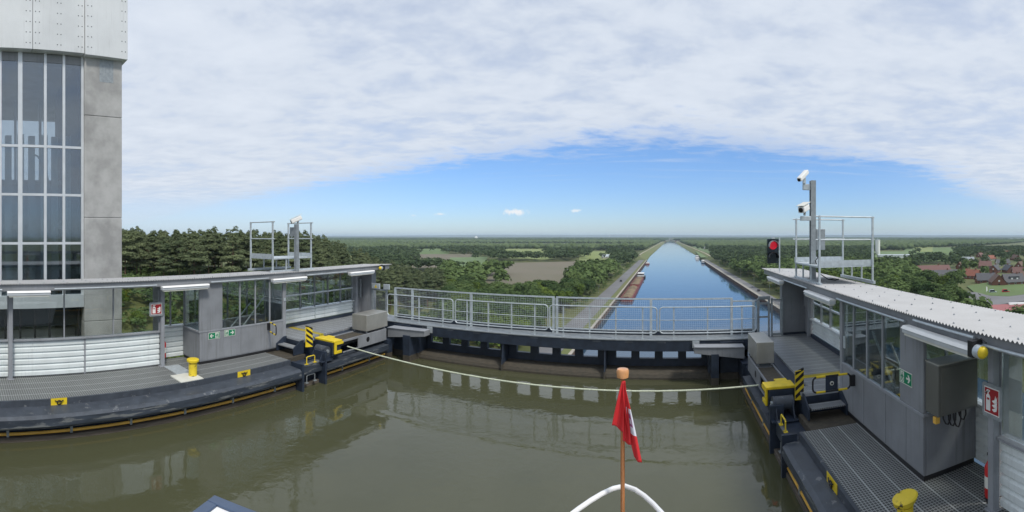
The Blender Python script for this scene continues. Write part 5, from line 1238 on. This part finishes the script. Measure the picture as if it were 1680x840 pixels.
P_ = [(mesh_quads('pine_crown', crown_quads(pine_lobes(s_), 3600, .24, s_, .3), 'leaf_pine'), trunk_for(17, s_, .17), s_) for s_ in range(5)]
def trunk_mesh(args, m):
    b = MB(); b.tube(*args[0], 6)
    for q in args[1:]: b.tube(*q, 5)
    me = bpy.data.meshes.new('trunk'); me.from_pydata(b.v, [], b.f); me.materials.append(M[m]); return me
BT = [trunk_mesh(a[1], 'bark') for a in B_]; PT = [trunk_mesh(a[1], 'bark_pine') for a in P_]
def plant(name, cm, tm, x, y, z, s_, sz, lb, cat, grp):
    t_ = bpy.data.objects.new(name, None); col.objects.link(t_); t_.location = (x, y, z); t_.rotation_euler = (0, 0, random.uniform(0, 6.28)); t_.scale = (s_, s_, sz); tag(t_, lb, cat, grp)
    c = bpy.data.objects.new('crown', cm); c.parent = t_; col.objects.link(c)
    k = bpy.data.objects.new('trunk', tm); k.parent = t_; col.objects.link(k)
def inside(x, y, poly):
    c = np.zeros(len(x), bool); n = len(poly)
    for i in range(n):
        x1, y1 = poly[i]; x2, y2 = poly[(i+1) % n]
        c ^= ((y1 > y) != (y2 > y)) & (x < (x2-x1)*(y-y1)/(y2-y1+1e-9)+x1)
    return c
VILL = [onZ(1572, 482, GZ), onZ(1566, 430, GZ), onZ(1640, 412, GZ), onZ(1800, 412, GZ), onZ(1900, 530, GZ), onZ(1640, 560, GZ), onZ(1600, 540, GZ)]
FARM = [onZ(1500, 482, GZ), onZ(1500, 434, GZ), onZ(1572, 434, GZ), onZ(1572, 482, GZ)]
def allowed(x, y):
    d = np.maximum(XL(y)-x, x-XRt(y))
    ok = np.where(x < 0, d > np.where(y < 770, 17.5, 34), d > np.where(y < 770, 14, 33)) & (y > 20)
    ok &= ~((x > 40) & (y < 213) & (d < 10))
    rr_ = 3+.012*np.hypot(x, y); jx, jy = x+rng.normal(size=len(x))*rr_, y+rng.normal(size=len(x))*rr_*1.5
    for k_, p in enumerate(FIELDS): ok &= ~(inside(jx, jy, p) if k_ < 10 else inside(x, y, p))
    return ok
def off_houses(x, y, reach=55):
    ok = np.ones(len(x), bool); rr = np.hypot(x, y); th = np.arctan2(x, y)
    for (hx, hy, hw_) in HOUSES:
        hr, ht = math.hypot(hx, hy), math.atan2(hx, hy)
        lat = np.abs(th-ht)*hr
        ok &= ~((np.hypot(x-hx, y-hy) < hw_*.62+4) | ((lat < hw_*.42) & (rr < hr) & (rr > hr-reach*min(1.6, hr/450))))
    return ok
def jgrid(r0, r1, cell, t0=-1.42, t1=.86):
    n = int(((r1*r1-r0*r0)*(t1-t0)/2)/(cell*cell)); 
    # stratified in (rho^2, theta)
    k1 = max(1, int((r1-r0)/cell)); out = []
    for i in range(k1):
        ra = r0+(r1-r0)*i/k1; rb = r0+(r1-r0)*(i+1)/k1; m = max(1, int((t1-t0)*(ra+rb)/2/cell))
        rr = rng.uniform(ra, rb, m); tt = t0+(np.arange(m)+rng.uniform(.05, .95, m))/m*(t1-t0); out.append(np.stack([rr*np.sin(tt), rr*np.cos(tt)], 1))
    return np.concatenate(out)
# --- pines on the left slope
pp_ = jgrid(118, 340, 6.6, -1.33, -.50); x, y = pp_.T; rr = np.hypot(x, y); th = np.arctan2(x, y)
edge_r = np.interp(th, [-1.33, -.9, -.72, -.62, -.52], [126, 134, 152, 186, 252])
k = allowed(x, y) & (rr > edge_r); pp_ = pp_[k]; pp_ = pp_[np.argsort((np.hypot(*pp_.T)-np.interp(np.arctan2(*pp_.T), [-1.33, -.9, -.72, -.62, -.52], [126, 134, 152, 186, 252])))][:300]
pine_set = pp_
for (x, y) in pp_:
    i = random.randrange(5); s_ = random.uniform(.85, 1.2); z = float(ground_h(x, y))
    plant('pine_tree', P_[i][0], PT[i], x, y, z, s_*random.uniform(.95, 1.2), .93*s_**.4*random.uniform(.94, 1.06), 'dark pine standing in the dense wood beside the tower', 'pine', 'pines of the wood beside the tower')
# --- broadleaf candidates
cand = []
a = jgrid(60, 200, 8.5, -1.33, -.50); cand.append(a)
a = jgrid(140, 470, 8.2, -.64, -.02); cand.append(a)
a = jgrid(110, 520, 11.5, .08, .86); cand.append(a)
cc = np.concatenate(cand); x, y = cc.T
ok = allowed(x, y); v = inside(x, y, VILL) | inside(x, y, FARM); ok &= ~(v & (rng.random(len(x)) < .82))
rr = np.hypot(x, y); th = np.arctan2(x, y)
ok &= ~((th < -.5) & (rr > np.interp(th, [-1.33, -.9, -.72, -.62, -.52], [122, 130, 148, 182, 246])))
cc = cc[ok]; x, y = cc.T; rr = np.hypot(x, y)
clear = [onZ(1618, 494, GZ), onZ(1650, 480, GZ), onZ(1630, 481, GZ), onZ(1596, 457, GZ), onZ(1618, 464, GZ), onZ(1636, 468, GZ), onZ(1661, 467, GZ), onZ(1668, 520, GZ), onZ(1690, 463, GZ)]
kk = np.ones(len(cc), bool)
for (a, b_) in clear: kk &= np.hypot(x-a, y-b_) > 13
kk &= ~(inside(x, y, VILL) & (np.hypot(x, y) < 262))
kk &= np.hypot(x-sh.location.x, y-sh.location.y) > 24
kk &= off_houses(x, y)
cc = cc[kk]; x, y = cc.T; th = np.arctan2(x, y); rr = np.hypot(x, y)
score = rr.copy(); score[(th < -.5)] += 60; score[(th > .3) & (rr < 200)] += 140
order = np.argsort(score); ind = cc[order[:300]]; rest = cc[order[300:]]
for (x, y) in ind:
    i = random.randrange(5); s_ = random.uniform(.82, 1.2); z = float(ground_h(x, y)); th_ = math.atan2(x, y)
    fresh = random.random() < .22; nearleft = th_ < -.5
    if nearleft: s_ *= .40; fresh = random.random() < .3
    tall = .8 if x < 0 and not nearleft else .80
    if x > 0: s_ *= random.choice((.95, 1.2, 1.45))
    invill = bool(inside(np.array([x]), np.array([y]), VILL)[0] or inside(np.array([x]), np.array([y]), FARM)[0])
    if invill: s_ *= .5
    if nearleft: lb, g_ = 'young leafy tree on the slope below the pine wood', 'young trees below the pines'
    elif x < 0: lb, g_ = 'round leafy tree in the belt between barge-side quay and brown field', 'leafy trees between the canal and the fields'
    else: lb, g_ = 'round leafy tree in the wood behind the village-side quay', 'leafy trees behind the village-side quay'
    plant('leafy_tree', Bf[i % 2] if fresh else B_[i][0], BT[i], x, y, z, s_, s_*tall, lb, 'tree', g_)
# --- everything farther: one mass of woodland per band
def blob(sub):
    bm = bmesh.new(); bmesh.ops.create_icosphere(bm, subdivisions=sub, radius=1); v_ = np.array([q.co[:] for q in bm.verts]); f_ = np.array([[w2.index for w2 in q.verts] for q in bm.faces]); bm.free(); return v_, f_
def mass(name, pts, size, hgt, sub, m, lb, quads=0, sizevar=.3):
    x, y = pts.T; z = ground_h(x, y)
    n = len(pts)
    if quads:
        base = [crown_quads(broad_lobes(s_+90, 1.0*12, 5.2), quads, .95, s_+90) for s_ in range(4)]; out = []
        for i in range(n):
            b0 = base[i % 4]; a = rng.uniform(0, 6.28); c, s_ = math.cos(a), math.sin(a); k = rng.uniform(1-sizevar, 1+sizevar)*size/5.2; kz = hgt/12*rng.uniform(.8, 1.2)
            out.append(np.stack([(b0[:, 0]*c-b0[:, 1]*s_)*k+x[i], (b0[:, 0]*s_+b0[:, 1]*c)*k+y[i], b0[:, 2]*kz+z[i]], 1))
        me = mesh_quads(name, np.concatenate(out), m)
    else:
        bv, bf = blob(sub); nv = len(bv); V = np.empty((n, nv, 3), np.float32)
        kx = size*rng.uniform(1-sizevar, 1+sizevar, n); hz_ = hgt*rng.uniform(.75, 1.15, n)
        jit = 1+rng.uniform(-.22, .22, (n, nv))
        an = rng.uniform(0, 6.28, n); c, s_ = np.cos(an), np.sin(an)
        bx_ = bv[None, :, 0]*jit; by_ = bv[None, :, 1]*jit; bz_ = bv[None, :, 2]*jit
        V[:, :, 0] = (bx_*c[:, None]-by_*s_[:, None])*kx[:, None]+x[:, None]; V[:, :, 1] = (bx_*s_[:, None]+by_*c[:, None])*kx[:, None]+y[:, None]
        V[:, :, 2] = (z+hz_*.5)[:, None]+bz_*hz_[:, None]*.5
        Fx = (bf[None]+(np.arange(n)*nv)[:, None, None]).reshape(-1, 3)
        me = bpy.data.meshes.new(name); me.vertices.add(n*nv); me.vertices.foreach_set('co', V.ravel())
        me.loops.add(Fx.size); me.loops.foreach_set('vertex_index', Fx.ravel().astype(np.int32)); me.polygons.add(len(Fx))
        me.polygons.foreach_set('loop_start', np.arange(0, Fx.size, 3, dtype=np.int32)); me.polygons.foreach_set('loop_total', np.full(len(Fx), 3, dtype=np.int32)); me.materials.append(M[m]); me.update(calc_edges=True)
    o = bpy.data.objects.new(name, me); col.objects.link(o); tag(o, lb, kind='stuff'); return o
def nzf(x, y, sc_): return np.sin(x/sc_+1.3*np.sin(y/sc_*.7))+np.sin(y/sc_*1.3+np.sin(x/sc_*.6)*1.7)
mass('woodland', rest, 7.4, 14, 0, 'leaf_broad', 'green woodland behind the nearest trees', quads=260, sizevar=.4)
q = jgrid(470, 1250, 12.5, -.75, .86); x, y = q.T
ok = allowed(x, y); rr = np.hypot(x, y); ok &= ~((x < 0) & (rr < 520) & (np.arctan2(x, y) < -.62)); vv_ = inside(x, y, VILL) | inside(x, y, FARM); ok &= ~(vv_ & (rng.random(len(x)) < .75)); ok &= nzf(x, y, 120) > -1.25; ok &= off_houses(x, y, 70)
mass('woodland', q[ok], 7.6, 14, 0, 'leaf_far', 'mixed woodland in the middle distance', quads=110)
q = jgrid(1250, 3200, 19, -.80, .86); x, y = q.T; ok = allowed(x, y) & (nzf(x, y, 430) > -.75)
mass('forest', q[ok], 11, 16, 1, 'leaf_far', 'far forest on the lowland')
q = jgrid(3200, 15000, 78, -.85, .86); x, y = q.T; ok = allowed(x, y) & (nzf(x, y, 1500) > -.8)
mass('forest', q[ok], 48, 20, 1, 'leaf_far', 'farthest forest below the horizon', sizevar=.4)
# shrubs along the near left slope so that no bare ground shows through the glazing
q = jgrid(45, 175, 4.2, -1.4, -.45); x, y = q.T; ok = allowed(x, y); mass('undergrowth', q[ok], 2.6, 3.6, 0, 'leaf_broad', 'green undergrowth on the slope below the pine wood', quads=70)
q = jgrid(60, 240, 5.0, .30, .86); x, y = q.T; d = x-XRt(y); ok = (d > 6) & allowed(x, y) & ~inside(x, y, VILL); mass('undergrowth', q[ok], 2.4, 3.4, 0, 'leaf_fresh', 'green scrub on the village-side bank', quads=70)
q = jgrid(240, 700, 6.0, -.22, .40); x, y = q.T; d = np.maximum(XL(y)-x, x-XRt(y)); ok = (d > 14.5) & (d < 20) & (y < 760); mass('shrubs', q[ok], 2.2, 3.0, 0, 'leaf_broad', 'low shrubs at the edge of the quay roads', quads=40)
